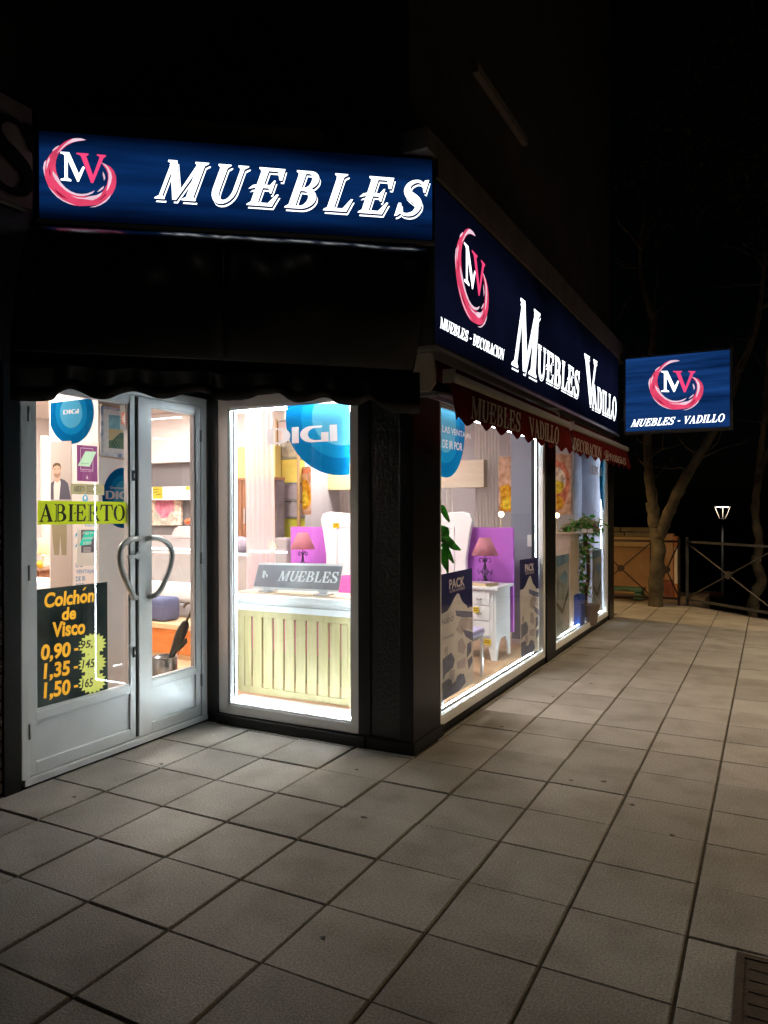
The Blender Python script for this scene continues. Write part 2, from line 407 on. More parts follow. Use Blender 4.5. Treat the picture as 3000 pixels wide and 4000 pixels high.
class Sheet:
    """a printed sheet or sticker: all its prints share one thin layer, later prints replace earlier ones"""
    def __init__(s, pl, parent, off=0.):
        s.pl = pl; s.par = parent; s.o = pl.p0+pl.n*off; s.items = []
        s.V = V3((0, 0, 1)); s.U = s.V.cross(pl.n).normalized(); s.V = pl.n.cross(s.U)
    def uv(s, p): d = p-s.o; return (d.dot(s.U), d.dot(s.V))
    def px(s, pts): return [s.uv(onp(x, y, s.o, s.pl.n)) for x, y in pts]
    def poly(s, name, mat, px, holes=()): s.items.append((name, mat, tri2(s.px(px), [s.px(h) for h in holes]))); return s
    def quad(s, px): return quad_map([V3((*q, 0)) for q in s.px(px)])
    def text(s, body, px, mat, name='lettering', bold=.02, shear=0., f=None):
        f = f or s.quad(px); vs_, fs_ = text_geo(body, bold, shear); P_ = [f(u, v) for u, v in vs_]
        s.items.append((name, mat, [[(P_[i].x, P_[i].y) for i in (fc[0], fc[k], fc[k+1])] for fc in fs_ for k in range(1, len(fc)-1)])); return s
    def serif(s, word, px, mat, name='letter', f=None):
        f = f or s.quad(px)
        for ch, ls in word_polys(word):
            tr = []
            for poly in ls:
                lp = [[(f(u, v).x, f(u, v).y) for u, v in l] for l in poly]; tr += tri2(lp[0], lp[1:])
            s.items.append((name, mat, tr))
        return s
    def build(s, clip=None):
        vs_, fs_, own = [], [], []
        for k, (nm, mt, tr) in enumerate(s.items):
            for t in tr:
                a, b_, c_ = t
                ar = (b_[0]-a[0])*(c_[1]-a[1])-(c_[0]-a[0])*(b_[1]-a[1])
                if abs(ar) < 1e-11: continue
                if ar < 0: t = [a, c_, b_]
                n = len(vs_); vs_ += [Vector(q) for q in t]; fs_.append((n, n+1, n+2)); own.append(k)
        ov, oe, of, _, _, idf = delaunay_2d_cdt(vs_, [], fs_, 0, 1e-6)
        ptr = []
        for (x, y, z_) in fs_: ptr.append((vs_[x].x, vs_[x].y, vs_[y].x, vs_[y].y, vs_[z_].x, vs_[z_].y))
        bb = {}
        for k, t in zip(own, ptr):
            q = bb.setdefault(k, [9e9, 9e9, -9e9, -9e9, []]); q[0] = min(q[0], *t[0::2]); q[1] = min(q[1], *t[1::2]); q[2] = max(q[2], *t[0::2]); q[3] = max(q[3], *t[1::2])
            q[4].append(t)
        order = sorted(bb, reverse=True); per = {}
        for fc in of:
            a, b_, c_ = (ov[i] for i in fc[:3]); cx = (a.x+b_.x+c_.x)/3; cy_ = (a.y+b_.y+c_.y)/3
            if abs((b_-a).cross(c_-a)) < 1e-10: continue
            for k in order:
                q = bb[k]
                if not (q[0] <= cx <= q[2] and q[1] <= cy_ <= q[3]): continue
                if any((x2-x1)*(cy_-y1)-(y2-y1)*(cx-x1) >= 0 and (x3-x2)*(cy_-y2)-(y3-y2)*(cx-x2) >= 0 and (x1-x3)*(cy_-y3)-(y1-y3)*(cx-x3) >= 0 for x1, y1, x2, y2, x3, y3 in q[4]):
                    if (b_-a).cross(c_-a) < 0: fc = fc[::-1]
                    per.setdefault(k, []).append(tuple(fc)); break
        for k, fl_ in sorted(per.items()):
            nm, mt, _ = s.items[k]; used = sorted({i for f_ in fl_ for i in f_}); re_ = {i: n for n, i in enumerate(used)}
            MB().add([s.o+s.U*ov[i].x+s.V*ov[i].y for i in used], [tuple(re_[i] for i in f_) for f_ in fl_]).build(nm, mt, s.par)

# ================================================================== SETTING
def pavemat():
    m, t, o = nodes_of('paving_concrete')
    bs = t.nodes.new('ShaderNodeBsdfPrincipled'); bs.inputs['Roughness'].default_value = .82; bs.inputs['Specular IOR Level'].default_value = .3
    rp, nz, tc = vary(t, (.375, .348, .312), .10, 3.2, detail=8, contrast=.25)
    fine, nz2, _ = vary(t, (.88, .88, .88), .34, 120, detail=5, contrast=.16)
    mu = t.nodes.new('ShaderNodeMixRGB'); mu.blend_type = 'MULTIPLY'; mu.inputs[0].default_value = 1
    t.links.new(rp.outputs[0], mu.inputs[1]); t.links.new(fine.outputs[0], mu.inputs[2])
    oi = t.nodes.new('ShaderNodeObjectInfo'); mr = t.nodes.new('ShaderNodeMapRange'); mr.inputs[3].default_value = .84; mr.inputs[4].default_value = 1.08
    t.links.new(oi.outputs['Random'], mr.inputs[0])
    m2 = t.nodes.new('ShaderNodeMixRGB'); m2.blend_type = 'MULTIPLY'; m2.inputs[0].default_value = 1
    t.links.new(mu.outputs[0], m2.inputs[1]); t.links.new(mr.outputs[0], m2.inputs[2])
    # blotchy stains in place
    ge = t.nodes.new('ShaderNodeNewGeometry'); sn = t.nodes.new('ShaderNodeTexNoise'); sn.inputs['Scale'].default_value = 3.4; sn.inputs['Detail'].default_value = 7
    t.links.new(ge.outputs['Position'], sn.inputs['Vector'])
    sr = t.nodes.new('ShaderNodeValToRGB'); sr.color_ramp.elements[0].position = .34; sr.color_ramp.elements[0].color = (.55, .54, .50, 1); sr.color_ramp.elements[1].position = .52; sr.color_ramp.elements[1].color = (1, 1, 1, 1)
    t.links.new(sn.outputs['Fac'], sr.inputs[0])
    m3 = t.nodes.new('ShaderNodeMixRGB'); m3.blend_type = 'MULTIPLY'; m3.inputs[0].default_value = .45
    t.links.new(m2.outputs[0], m3.inputs[1]); t.links.new(sr.outputs[0], m3.inputs[2])
    t.links.new(m3.outputs[0], bs.inputs['Base Color'])
    bumped(t, tc, bs, 150, .6, .005, 6)
    t.links.new(bs.outputs[0], o.inputs[0])
    return m
PAVE = pavemat()
JOINT = M('joint_dirt', (.06, .054, .04), .95, var=.6, scale=14)
DARKSOIL = M('dark_soil', (.02, .022, .014), .95, var=.5, scale=4, bump=.6, bscale=20)
BLACK = M('black_gloss_paint', (.008, .008, .009), .36, var=.3, scale=5, bump=.12, bscale=35, spec=.3)
ROUGH = M('black_roughcast', (.010, .010, .011), .3, var=.3, scale=8, bump=.55, bscale=55)
ALU = M('white_aluminium', (.85, .86, .86), .36, .12, var=.05, scale=5)
ALUD = M('grey_aluminium', (.32, .33, .34), .38, .6, var=.06, scale=5)
WALL = M('shop_white_wall', (.80, .74, .72), .85, var=.03, scale=2)
GREYW = M('shop_grey_wall', (.17, .16, .165), .85, var=.05, scale=2)
MAUVE = M('shop_mauve_wall', (.47, .44, .47), .85, var=.05, scale=2)
CEIL = M('shop_ceiling', (.78, .73, .71), .9, var=.03)
LAM = wood('laminate_floor', (.50, .31, .17), (.62, .42, .25), .45, 'Y', 2)
GREYB = M('pier_blue_grey', (.25, .27, .33), .75, var=.05, scale=3)
DBRICK = M('dark_brick', (.05, .03, .022), .85, var=.45, scale=5, bump=.3, bscale=30)
UPPER = M('upper_facade', (.035, .032, .026), .9, var=.4, scale=2.2, bump=.4, bscale=10)
CONC = M('fascia_concrete', (.115, .10, .09), .9, var=.3, scale=4, bump=.4, bscale=25)

X0T, Y0T, TW, TD = -1.47967, 1.93968, .40784, .40168
# edge of the pavement towards the drop: straight behind the shop, then slanting to the street
EDGE = [(0, 1, 12.28), (.70, .714, 7.87)]     # a*x+b*y<=c
def tile_poly(i, j):
    x0, x1 = X0T+i*TW, X0T+(i+1)*TW; y0, y1 = Y0T+j*TD, Y0T+(j+1)*TD
    p = [(x0, y0), (x1, y0), (x1, y1), (x0, y1)]
    for a, b, c in EDGE:
        if p: p = clip_poly(p, a, b, c)
    if p and y1 > 3.997 and x0 < -1.93:
        if y0 < 3.99 and x0 < -1.95: p = clip_poly(p, 0, 1, 3.997)
        elif x1 > -1.92 and y0 < 10.4: p = clip_poly(p, -1, 0, 1.92)
        elif y0 >= 3.9 and y0 < 10.4: return None, False
    if p and x0 < -3.5: p = clip_poly(p, -1, 0, 3.52)
    full = len(p) == 4 and abs((max(q[0] for q in p)-min(q[0] for q in p))-TW) < 1e-6 and abs((max(q[1] for q in p)-min(q[1] for q in p))-TD) < 1e-6 if p else False
    return p, full
pav = MB().prism([V3((x, y, -.16)) for x, y in [(-4.0, -4), (7.6, -4), (7.6, 3.57), (-1.29, 12.27), (-6, 12.27), (-6, 10.3), (-2.4, 10.3), (-2.4, 4.4), (-4.0, 4.4)]], (0, 0, .148)).build('pavement', JOINT)
tag(pav, kind='structure')
GAP = .0058
def inset(p, g):
    n = len(p); cx = sum(q[0] for q in p)/n; cy_ = sum(q[1] for q in p)/n; out = []
    for i in range(n):
        a, b, c = V3((*p[i-1], 0)), V3((*p[i], 0)), V3((*p[(i+1) % n], 0))
        e1, e2 = (b-a).normalized(), (c-b).normalized()
        n1, n2 = V3((-e1.y, e1.x, 0)), V3((-e2.y, e2.x, 0))
        d = n1+n2; d = d/(max(.3, d.dot(n1)))
        q = b+d*g; out.append((q.x, q.y))
    return out
def inset2(p, gx, gy):
    if len(p) == 4 and abs(p[0][1]-p[1][1]) < 1e-6 and abs(p[0][0]-p[3][0]) < 1e-6:
        return [(p[0][0]+gx, p[0][1]+gy), (p[1][0]-gx, p[1][1]+gy), (p[2][0]-gx, p[2][1]-gy), (p[3][0]+gx, p[3][1]-gy)]
    return inset(p, gx)
def tile_mesh(p, org, mb=None, z=0):
    cxx = sum(q[0] for q in p)/len(p)
    gx = GAP; gy = .0050 if cxx < -1.9 else max(.0012, .0050-.0045*(cxx+1.9))
    a = inset2(p, gx, gy); b = inset2(p, gx+.004, gy+.003); n = len(a); ox, oy = org
    vs = [V3((x-ox, y-oy, -.02+z)) for x, y in a]+[V3((x-ox, y-oy, -.004+z)) for x, y in a]+[V3((x-ox, y-oy, z)) for x, y in b]
    fs = [(i, (i+1) % n, n+(i+1) % n, n+i) for i in range(n)]+[(n+i, n+(i+1) % n, 2*n+(i+1) % n, 2*n+i) for i in range(n)]+[tuple(range(2*n, 3*n))]
    return vs, fs
GRATE = [(i, j) for i in (4,) for j in (1, 0, -1, -2)]
cand = []
for i in range(-6, 14):
    for j in range(-8, 27):
        p, full = tile_poly(i, j)
        if not p or len(p) < 3: continue
        ar = abs(sum(p[k][0]*p[(k+1) % len(p)][1]-p[(k+1) % len(p)][0]*p[k][1] for k in range(len(p))))/2
        if ar < .002 or min(max(q[0] for q in p)-min(q[0] for q in p), max(q[1] for q in p)-min(q[1] for q in p)) < .02: continue
        cx = sum(q[0] for q in p)/len(p); cy_ = sum(q[1] for q in p)/len(p)
        pr = proj((cx, cy_, 0)); vis = pr[2] > .5 and -180 < pr[0] < 3180 and pr[1] < 4300
        cand.append((vis, ar/pr[2]**3 if vis else 0, i, j, p, full, cx, cy_))
cand.sort(key=lambda c: -c[1])
shared = {}; rest = MB(); nt_ = 0
for vis, a_, i, j, p, full, cx, cy_ in cand:
    dz = random.uniform(-.003, .003)
    if vis and nt_ < 300:
        nt_ += 1
        if full and i in shared: me = shared[i]
        else:
            vs_, fs_ = tile_mesh(p, (cx, cy_)); me = bpy.data.meshes.new('paving_tile'); me.from_pydata(vs_, [], fs_); me.materials.append(PAVE)
            if full: shared[i] = me
        o = link(bpy.data.objects.new('paving_tile', me)); o.parent = pav
        o.location = V3((cx, cy_, dz))-ORG[pav]; o.rotation_euler = (random.uniform(-.004, .004), random.uniform(-.004, .004), random.uniform(-.004, .004))
    else:
        vs_, fs_ = tile_mesh(p, (0, 0), z=dz); rest.add(vs_, fs_)
if rest.v: tag(rest.build('outlying_paving', PAVE, pav), kind='stuff')
# rusty drain plate let into the paving at the lower right
c = [onz(2878, 3722), onz(3010, 3745), onz(3040, 4060), onz(2850, 4050)]
gx0 = c[0].x; gy1 = c[0].y
RUST = M('rusty_iron', (.05, .032, .02), .8, .3, var=.5, scale=20, bump=.4, bscale=80)
dr = thing('drain_cover', 'dark rusty drain cover let into the paving at the right edge', 'drain cover', (gx0+.2, gy1-.25, 0))
mb = MB(); mb.box((gx0, gy1-.62, .001), (gx0+.025, gy1, .007)); mb.box((gx0+.425, gy1-.62, .001), (gx0+.45, gy1, .007)); mb.box((gx0+.025, gy1-.025, .001), (gx0+.425, gy1, .0066)); mb.box((gx0+.025, gy1-.62, .001), (gx0+.425, gy1-.595, .0066))
mb.build('rim', RUST, dr, bevel=.001)
MB().box((gx0+.025, gy1-.595, .001), (gx0+.425, gy1-.025, .003)).build('plate', RUST, dr)
for k in range(9):
    MB().box((gx0+.04, gy1-.58+k*.062, .0032), (gx0+.41, gy1-.555+k*.062, .0056)).build('rib', RUST, dr)
# flattened gum and small litter on the paving
for k, (px, py, r) in enumerate([(1420, 3195, .017), (290, 3115, .012), (630, 2986, .011), (1395, 3008, .010), (2470, 3145, .012), (2360, 3055, .014), (2230, 3050, .011), (2625, 3265, .012), (2310, 2672, .012), (1960, 2840, .011), (1262, 3665, .009), (2160, 2722, .009)]):
    p = onz(px, py); mb = MB(); n = 14
    pts = [(p.x+r*(1+.25*math.sin(3*a+k)+random.uniform(-.1, .1))*math.cos(a), p.y+r*.8*(1+.2*math.cos(2*a+k))*math.sin(a)) for a in [2*math.pi*q/n for q in range(n)]]
    mb.prism([V3((x, y, .0032)) for x, y in pts], (0, 0, .0012))
    tag(mb.build('gum_spot', M('old_gum', (.06, .055, .05), .8, var=.3)),
        ['largest dark gum spot on the paving before the corner pillar', 'gum spot on the paving before the door, left part', 'gum spot in front of the door gap', 'gum spot near the corner pillar foot', 'gum spot furthest right in the middle of the path', 'gum spot left of two on the mid path', 'faint gum spot left of the mid path pair', 'gum spot nearest the viewer on the right path', 'gum spot far up the path', 'gum spot below the first side window', 'tiny gum spot low in the middle', 'small gum spot under the side window end'][k], 'gum spot', 'gum spots on the paving')
p = onz(832, 2873)
tag(MB().prism([V3((p.x-.012, p.y-.004, .004)), V3((p.x+.014, p.y-.006, .004)), V3((p.x+.01, p.y+.007, .004)), V3((p.x-.006, p.y+.006, .004))], (0, 0, .001)).build('paper_scrap', M('scrap_paper', (.6, .56, .42), .8)), 'tiny pale paper scrap on the tile by the inner corner', 'paper scrap')

# ground far below the pavement edge, reaching the horizon
low = MB().grid(lambda u, v: (-500+1000*u, -40+640*v, -2.6), 24, 24).build('lower_ground', DARKSOIL)
tag(low, kind='structure')
bank = MB().grid(lambda u, v: V3((-1.3+6.8*u, 12.31-6.68*u, 0)).lerp(V3((.3+7.5*u, 14.2-6.4*u, -2.62)), v)+V3((0, 0, -.05+random.uniform(-.05, .03) if v > .01 else -.03)), 40, 10).build('planted_bank', DARKSOIL)
tag(bank, kind='structure')
# curb along the slanting edge
tag(MB().prism([V3((-1.255, 12.25, -.2)), V3((6.0, 5.137, -.2)), V3((6.07, 5.207, -.2)), V3((-1.185, 12.32, -.2))], (0, 0, .196)).build('kerb', CONC, bevel=.006), kind='structure')

# ================================================================== THE SHOP
shop = thing('shop_building', 'corner furniture shop with black facade and lit windows', 'shop', (-2.7, 5.5, 0))
b = lambda name, mat, *bx, bevel=0: [mb := MB(), [mb.box(*q) for q in bx], mb.build(name, mat, shop, bevel=bevel)][2]
# pillars and plinths
b('corner_pillar', BLACK, ((-2.288, 4.002, 0), (-2.20, 4.30, 2.26)), ((-2.0, 4.0, 0), (-1.905, 4.415, 2.26)), bevel=.006)
mb = MB(); mb.grid(lambda u, v: (-2.2+.2*u, 4.012, 2.26*v), 2, 4); mb.build('roughcast_panel', ROUGH, shop)
b('pillar_foot', BLACK, ((-2.23, 3.985, 0), (-1.893, 4.45, .075)), bevel=.008)
b('facade_pillar', BLACK, ((-2.06, 7.005, 0), (-1.905, 7.34, 2.26)), bevel=.008)
b('end_pillar', BLACK, ((-2.2, 10.105, 0), (-1.9, 10.42, 2.5)), bevel=.008)
b('plinth', BLACK, ((-2.1, 4.45, 0), (-1.925, 7.005, .052)), ((-2.1, 7.34, 0), (-1.925, 10.105, .052)), ((-3.42, 4.01, 0), (-2.23, 4.2, .072)))
b('ledge', BLACK, ((-3.41, 3.975, .0), (-2.235, 4.01, .066)), bevel=.004)
b('inner_corner_post', BLACK, ((-3.62, 4.036, 0), (-3.412, 4.2, 2.26)), ((-3.495, 4.0, 0), (-3.412, 4.036, 2.26)))
b('door_jamb_pillar', BLACK, ((-3.8, 2.44, 0), (-3.50, 2.540, 2.26)), bevel=.004)
b('lintel', BLACK, ((-2.25, 4.3, 2.262), (-1.93, 10.42, 3.44)), ((-3.8, 4.03, 2.262), (-1.93, 4.3, 3.5)), ((-3.8, 2.44, 2.262), (-3.53, 4.03, 3.5)))
MB().prism([V3((-3.53, 2.70, 3.0)), V3((-1.96, 3.92, 3.0)), V3((-1.96, 4.03, 3.0)), V3((-3.53, 4.03, 3.0))], (0, 0, .04)).build('recess_soffit', BLACK, shop)
# upper storeys
b('upper_wall', UPPER, ((-2.3, 4.05, 3.7), (-1.95, 10.42, 11)), ((-3.9, 4.06, 3.7), (-2.3, 4.3, 11)), ((-3.9, -3, 3.7), (-3.56, 4.06, 11)), ((-9, 10.2, 3.7), (-2.3, 10.42, 11)))
b('roof_fascia', CONC, ((-2.3, 4.02, 3.455), (-1.742, 10.42, 3.69)), ((-2.3, 3.86, 3.565), (-1.742, 4.02, 3.69)), bevel=.008)
fl0, fl1 = onx(1868, 265, -1.9), onx(2062, 548, -1.9)
b('facade_ledge', M('pale_ledge', (.17, .14, .115), .8, var=.2), ((-1.95, fl0.y, (fl0.z+fl1.z)/2-.035), (-1.90, fl1.y, (fl0.z+fl1.z)/2+.035)), bevel=.006)
mb = MB(); mb.prism([V3((-3.56, 2.70, 3.575)), V3((-2.31, 3.59, 3.575)), V3((-2.31, 4.2, 3.575)), V3((-3.56, 4.2, 3.575))], (0, 0, .11)); mb.build('canopy_slab', CONC, shop)
# inside
ZF = .08
b('floor', LAM, ((-9.2, 4.22, 0), (-2.1, 10.4, ZF)), ((-9.2, 2.3, 0), (-3.57, 4.22, ZF-.001)))
b('ceiling', CEIL, ((-9.2, 4.31, 2.8), (-1.96, 10.4, 2.9)), ((-9.2, 2.3, 2.8), (-3.81, 4.31, 2.9)))
b('interior_wall', WALL, ((-9.3, 2.2, 0), (-9.2, 10.4, 2.9)), ((-9.2, 2.2, 0), (-3.81, 2.3, 2.9)))
b('back_wall', GREYW, ((-9.2, 7.6, ZF), (-5.3, 7.75, 2.8)))
b('rear_wall', MAUVE, ((-5.3, 9.6, ZF), (-2.26, 9.75, 2.8)), ((-5.3, 7.75, ZF), (-5.2, 9.6, 2.8)))
b('side_wall', M('lavender_wall', (.43, .42, .52), .85, var=.05), ((-2.26, 10.08, ZF), (-1.96, 10.2, 2.8)), ((-2.4, 9.602, ZF), (-2.261, 10.2, 2.8)))
b('upper_cupboard_band', WALL, ((-9.19, 7.45, 2.13), (-5.3, 7.599, 2.79)))
b('white_beam', WALL, ((-9.19, 7.42, 1.62), (-5.3, 7.599, 1.80)))
b('column', M('column_white', (.80, .75, .73), .85, var=.02), ((-4.49, 3.484, ZF), (-4.0, 3.93, 2.8)))
b('window_pier', GREYB, ((-2.40, 7.43, ZF), (-2.0, 7.60, 2.8)))
b('skirting', WALL, ((-2.40, 7.415, ZF), (-2.0, 7.43, ZF+.05)))
b('conduit', M('grey_conduit', (.2, .21, .24), .6), ((-2.165, 7.41, 1.22), (-2.15, 7.43, 2.79)), ((-2.163, 7.412, .78), (-2.153, 7.43, 1.1)))
b('junction_box', M('white_plastic', (.75, .75, .74), .5), ((-2.215, 7.385, 1.10), (-2.115, 7.43, 1.22)), bevel=.006)

# ------------------------------------------------------------------ shop windows and door
LED = emit('led_light', (.80, .93, 1.0), 165)
LEDS = emit('led_light_side', (.80, .93, 1.0), 60)
LEDB = M('led_backing', (.8, .8, .78), .6)
def ledrow(mb, p, q, sz=.0075, pitch=.017):
    p, q = V3(p), V3(q); n = int((q-p).length/pitch)
    for k in range(n+1):
        c = p.lerp(q, k/n); mb.box(c-V3((sz/2,)*3), c+V3((sz/2,)*3))
def pane_frame(name, mat, axis, plane, a0, a1, z0, z1, g0, g1, gz0, gz1, d0, d1, label):
    """picture frame from outer a0..a1,z0..z1 to glass g0..g1,gz0..gz1; d0/d1 depth range on the other axis"""
    P_ = (lambda a, d, z: (a, d, z)) if axis == 'x' else (lambda a, d, z: (d, a, z))
    mb = MB()
    mb.box(P_(a0, d0, z0), P_(g0, d1, z1)); mb.box(P_(g1, d0, z0), P_(a1, d1, z1))
    mb.box(P_(g0, d0, gz1), P_(g1, d1, z1)); mb.box(P_(g0, d0, z0), P_(g1, d1, gz0))
    o = mb.build(name, mat, shop, bevel=.003, label=label)
    # slim glazing bead
    e = (d0+d1)/2; t = .012
    mb = MB()
    mb.box(P_(g0, d0+.008, gz0), P_(g0+t, d1-.004, gz1)); mb.box(P_(g1-t, d0+.008, gz0), P_(g1, d1-.004, gz1))
    mb.box(P_(g0+t, d0+.008, gz1-t), P_(g1-t, d1-.004, gz1)); mb.box(P_(g0+t, d0+.008, gz0), P_(g1-t, d1-.004, gz0+t))
    mb.build('glazing_bead', ALU, o)
    MB().box(P_(g0+t, e-.003, gz0+t), P_(g1-t, e+.003, gz1-t)).build('glass_pane', GLASS, o)
    return o
def led_loop(o, axis, g0, g1, z0, z1, d, sides='lbrt', mat=None):
    P_ = (lambda a, z: V3((a, d, z))) if axis == 'x' else (lambda a, z: V3((d, a, z)))
    mb = MB()
    if 'l' in sides: ledrow(mb, P_(g0+.012, z0), P_(g0+.012, z1))
    if 'r' in sides: ledrow(mb, P_(g1-.012, z0), P_(g1-.012, z1))
    if 'b' in sides: ledrow(mb, P_(g0+.03, z0), P_(g1-.03, z0))
    if 't' in sides: ledrow(mb, P_(g0+.03, z1), P_(g1-.03, z1))
    mb.build('led_strip', mat or LED, o)
wf = pane_frame('window', ALU, 'x', 4.0, -3.41, -2.288, .075, 2.258, -3.325, -2.337, .135, 2.185, 4.003, 4.05, 'front shop window with white aluminium frame beside the door')
led_loop(wf, 'x', -3.325, -2.337, .15, 2.165, 4.075)
w1 = pane_frame('window', ALU, 'y', -1.92, 4.415, 7.005, .055, 2.258, 4.468, 6.945, .105, 2.175, -1.972, -1.922, 'first side window with white aluminium frame, nearer the corner')
led_loop(w1, 'y', 4.468, 6.945, .125, 2.155, -1.995, 'brt', LEDS)
w2 = pane_frame('window', ALU, 'y', -1.92, 7.34, 10.105, .055, 2.258, 7.41, 10.03, .105, 2.175, -1.972, -1.922, 'second side window with white aluminium frame, further along')
led_loop(w2, 'y', 7.41, 10.03, .125, 2.155, -1.995, 'br', LEDS)
# window stage (white sill board) behind the front window
b('window_stage', M('stage_white', (.85, .84, .80), .5, var=.02), ((-3.41, 4.21, ZF), (-2.20, 4.27, .14)), ((-3.409, 4.052, .074), (-2.30, 4.21, .139)))

# door frame and two leaves
df = MB()
XD0, XD1 = -3.57, -3.505
df.box((XD0, 2.545, .05), (XD1, 2.592, 2.26)); df.box((XD0, 3.940, .05), (XD1, 3.994, 2.26)); df.box((XD0, 2.592, 2.205), (XD1, 3.940, 2.26))
dfo = df.build('door_frame', ALU, shop, bevel=.004)
MB().box((XD0-.01, 2.56, .014), (XD1+.006, 3.994, .05)).build('threshold', ALU, dfo, bevel=.003)
def leaf(y0, y1, g0, g1, label):
    mb = MB(); x0, x1 = -3.558, -3.514
    mb.box((x0, y0, .058), (x1, g0, 2.2)); mb.box((x0, g1, .058), (x1, y1, 2.2))
    mb.box((x0, g0, 2.150), (x1, g1, 2.2)); mb.box((x0, g0, .345), (x1, g1, .395)); mb.box((x0, g0, .058), (x1, g1, .125))
    o = mb.build('door', ALU, shop, bevel=.004, label=label)
    MB().box((x0+.008, g0, .125), (x1-.012, g1, .345)).build('kick_panel', ALU, o)
    MB().box((-3.539, g0, .395), (-3.533, g1, 2.150)).build('glass_pane', GLASS, o)
    mb = MB()
    for q in (((x0+.005, g0, .395), (x1-.006, g0+.010, 2.15)), ((x0+.005, g1-.010, .395), (x1-.006, g1, 2.15)), ((x0+.005, g0+.01, .395), (x1-.006, g1-.01, .405)), ((x0+.005, g0+.01, 2.14), (x1-.006, g1-.01, 2.15))): mb.box(*q)
    mb.build('glazing_bead', ALU, o)
    return o
d1 = leaf(2.594, 3.343, 2.640, 3.300, 'left door leaf covered with stickers and posters')
d2 = leaf(3.372, 3.938, 3.478, 3.888, 'right door leaf of clear glass')
MB().box((-3.56, 3.3435, .06), (-3.530, 3.3715, 2.2)).build('door_gasket', M('black_rubber', (.008, .008, .008), .6), shop)
HDL = M('satin_grey_handle', (.46, .47, .46), .32, .4, var=.06)
def handle(par, pts, mat_tip=None):
    P_ = [V3(onx(x, y, X)) for x, y, X in pts]
    MB().tube(spline([tuple(p) for p in P_], 5), .0175, 10).build('handle', HDL, par, smooth=True)
handle(d1, [(538, 2104, -3.512), (530, 2105, -3.462), (500, 2112, -3.455), (474, 2136, -3.45), (466, 2178, -3.448), (476, 2228, -3.45), (500, 2284, -3.455), (522, 2328, -3.462), (530, 2334, -3.475), (532, 2334, -3.512)])
handle(d2, [(576, 2105, -3.512), (584, 2103, -3.465), (616, 2102, -3.455), (650, 2118, -3.45), (671, 2154, -3.448), (668, 2200, -3.45), (650, 2255, -3.455), (624, 2308, -3.462), (604, 2326, -3.47), (585, 2331, -3.512)])
LOCK = M('black_lock', (.01, .01, .01), .4)
for z in (1.70, .60):
    MB().box((-3.512, 3.318, z-.033), (-3.506, 3.34, z+.033)).build('lock', LOCK, d1, bevel=.002)
    mb = MB(); mb.box((-3.506, 3.326, z-.014), (-3.5035, 3.333, z+.012)); mb.build('keyhole', M('steel', (.5, .5, .5), .3, .9), d1)
mb = MB(); p = onx(537, 2170, -3.506)
mb.lathe((0, 0, 0), [(.026, 0), (.026, .012), (.015, .016)], 16); mb.v = [V3((p.x+q.z*.8, p.y+q.x, p.z+q.y)) for q in mb.v]
mb.box((p.x+.012, p.y-.10, p.z-.012), (p.x+.028, p.y+.005, p.z+.008)); mb.build('latch_lever', HDL, d1, bevel=.002)
for z in (.3, 1.15, 2.0):
    MB().tube([(-3.508, 2.593, z-.04), (-3.508, 2.593, z+.04)], .008, 10).build('hinge', ALUD, d1, smooth=True)
    MB().tube([(-3.508, 3.939, z-.04), (-3.508, 3.939, z+.04)], .008, 10).build('hinge', ALUD, d2, smooth=True)

# neighbour's brick wall on the left, with a sign above
nb = thing('neighbour_building', 'dark brick neighbour wall at the left picture edge', 'building', (-3.6, 1.2, 0))
MB().box((-3.8, -3, 0), (-3.525, 2.438, 3.7)).build('wall', M('mortar', (.03, .025, .02), .95), nb)
bm_ = None
for r_ in range(40):
    for k in range(4):
        y1 = 2.436-k*.25+(.0 if r_ % 2 else .12); y0 = max(y1-.24, 1.2); y1 = min(y1, 2.436)
        if y1-y0 < .04: continue
        mb = MB(); mb.box((-3.53, y0, .02+r_*.07), (-3.508+random.uniform(-.002, .002), y1, .08+r_*.07)); mb.build('brick', DBRICK, nb)
ns = thing('neighbour_sign', 'dim brownish sign board with a dark letter S left of the blue sign', 'sign', (-3.55, 2.2, 2.95))
NPL = PX(-3.47)
MB().box((-3.6, .8, 3.08), (-3.475, 2.60, 3.62)).build('sign_board', M('brown_board', (.13, .10, .08), .7, var=.2), ns, bevel=.004)
cS = NPL.at(42, 605); wS, hS = .27, .40
f = lambda u, v: V3((-3.474, cS.y-wS/2+wS*u, cS.z-hS/2+hS*v))
serif('S', [f(0, 1), f(1, 1), f(1, 0), f(0, 0)], (1, 0, 0), M('black_letter', (.006, .006, .006), .9, spec=.1), ns, thk=.012)

# ================================================================== ILLUMINATED SIGNS
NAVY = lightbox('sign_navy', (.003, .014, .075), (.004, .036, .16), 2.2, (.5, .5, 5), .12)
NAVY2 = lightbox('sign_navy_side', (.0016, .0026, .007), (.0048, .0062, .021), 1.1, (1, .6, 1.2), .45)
NAVY3 = emit('sign_navy_banded', (.004, .026, .115), 1.0, var=.6, scale=2.2, stretch=(.4, 1, 7), col2=(.010, .055, .22))
WHT = emit('sign_white', (.93, .97, 1.0), 2.6)
PINK = emit('sign_pink', (.80, .065, .155), 1.0, var=.25, scale=9, stretch=(1, 1, 1))
HPINK = emit('sign_hot_pink', (1.0, .07, .22), 1.0)
PALE = emit('sign_pale_pink', (1.0, .62, .74), 1.0, var=.2, scale=12)
DPINK = emit('sign_dark_pink', (.33, .012, .045), 1.0)
GAPM = emit('sign_gap', (.01, .016, .05), 1.0)
HOUS = M('sign_housing', (.045, .045, .048), .45, .4, var=.2)
TRIM = M('sign_trim', (.42, .41, .39), .4, .4)
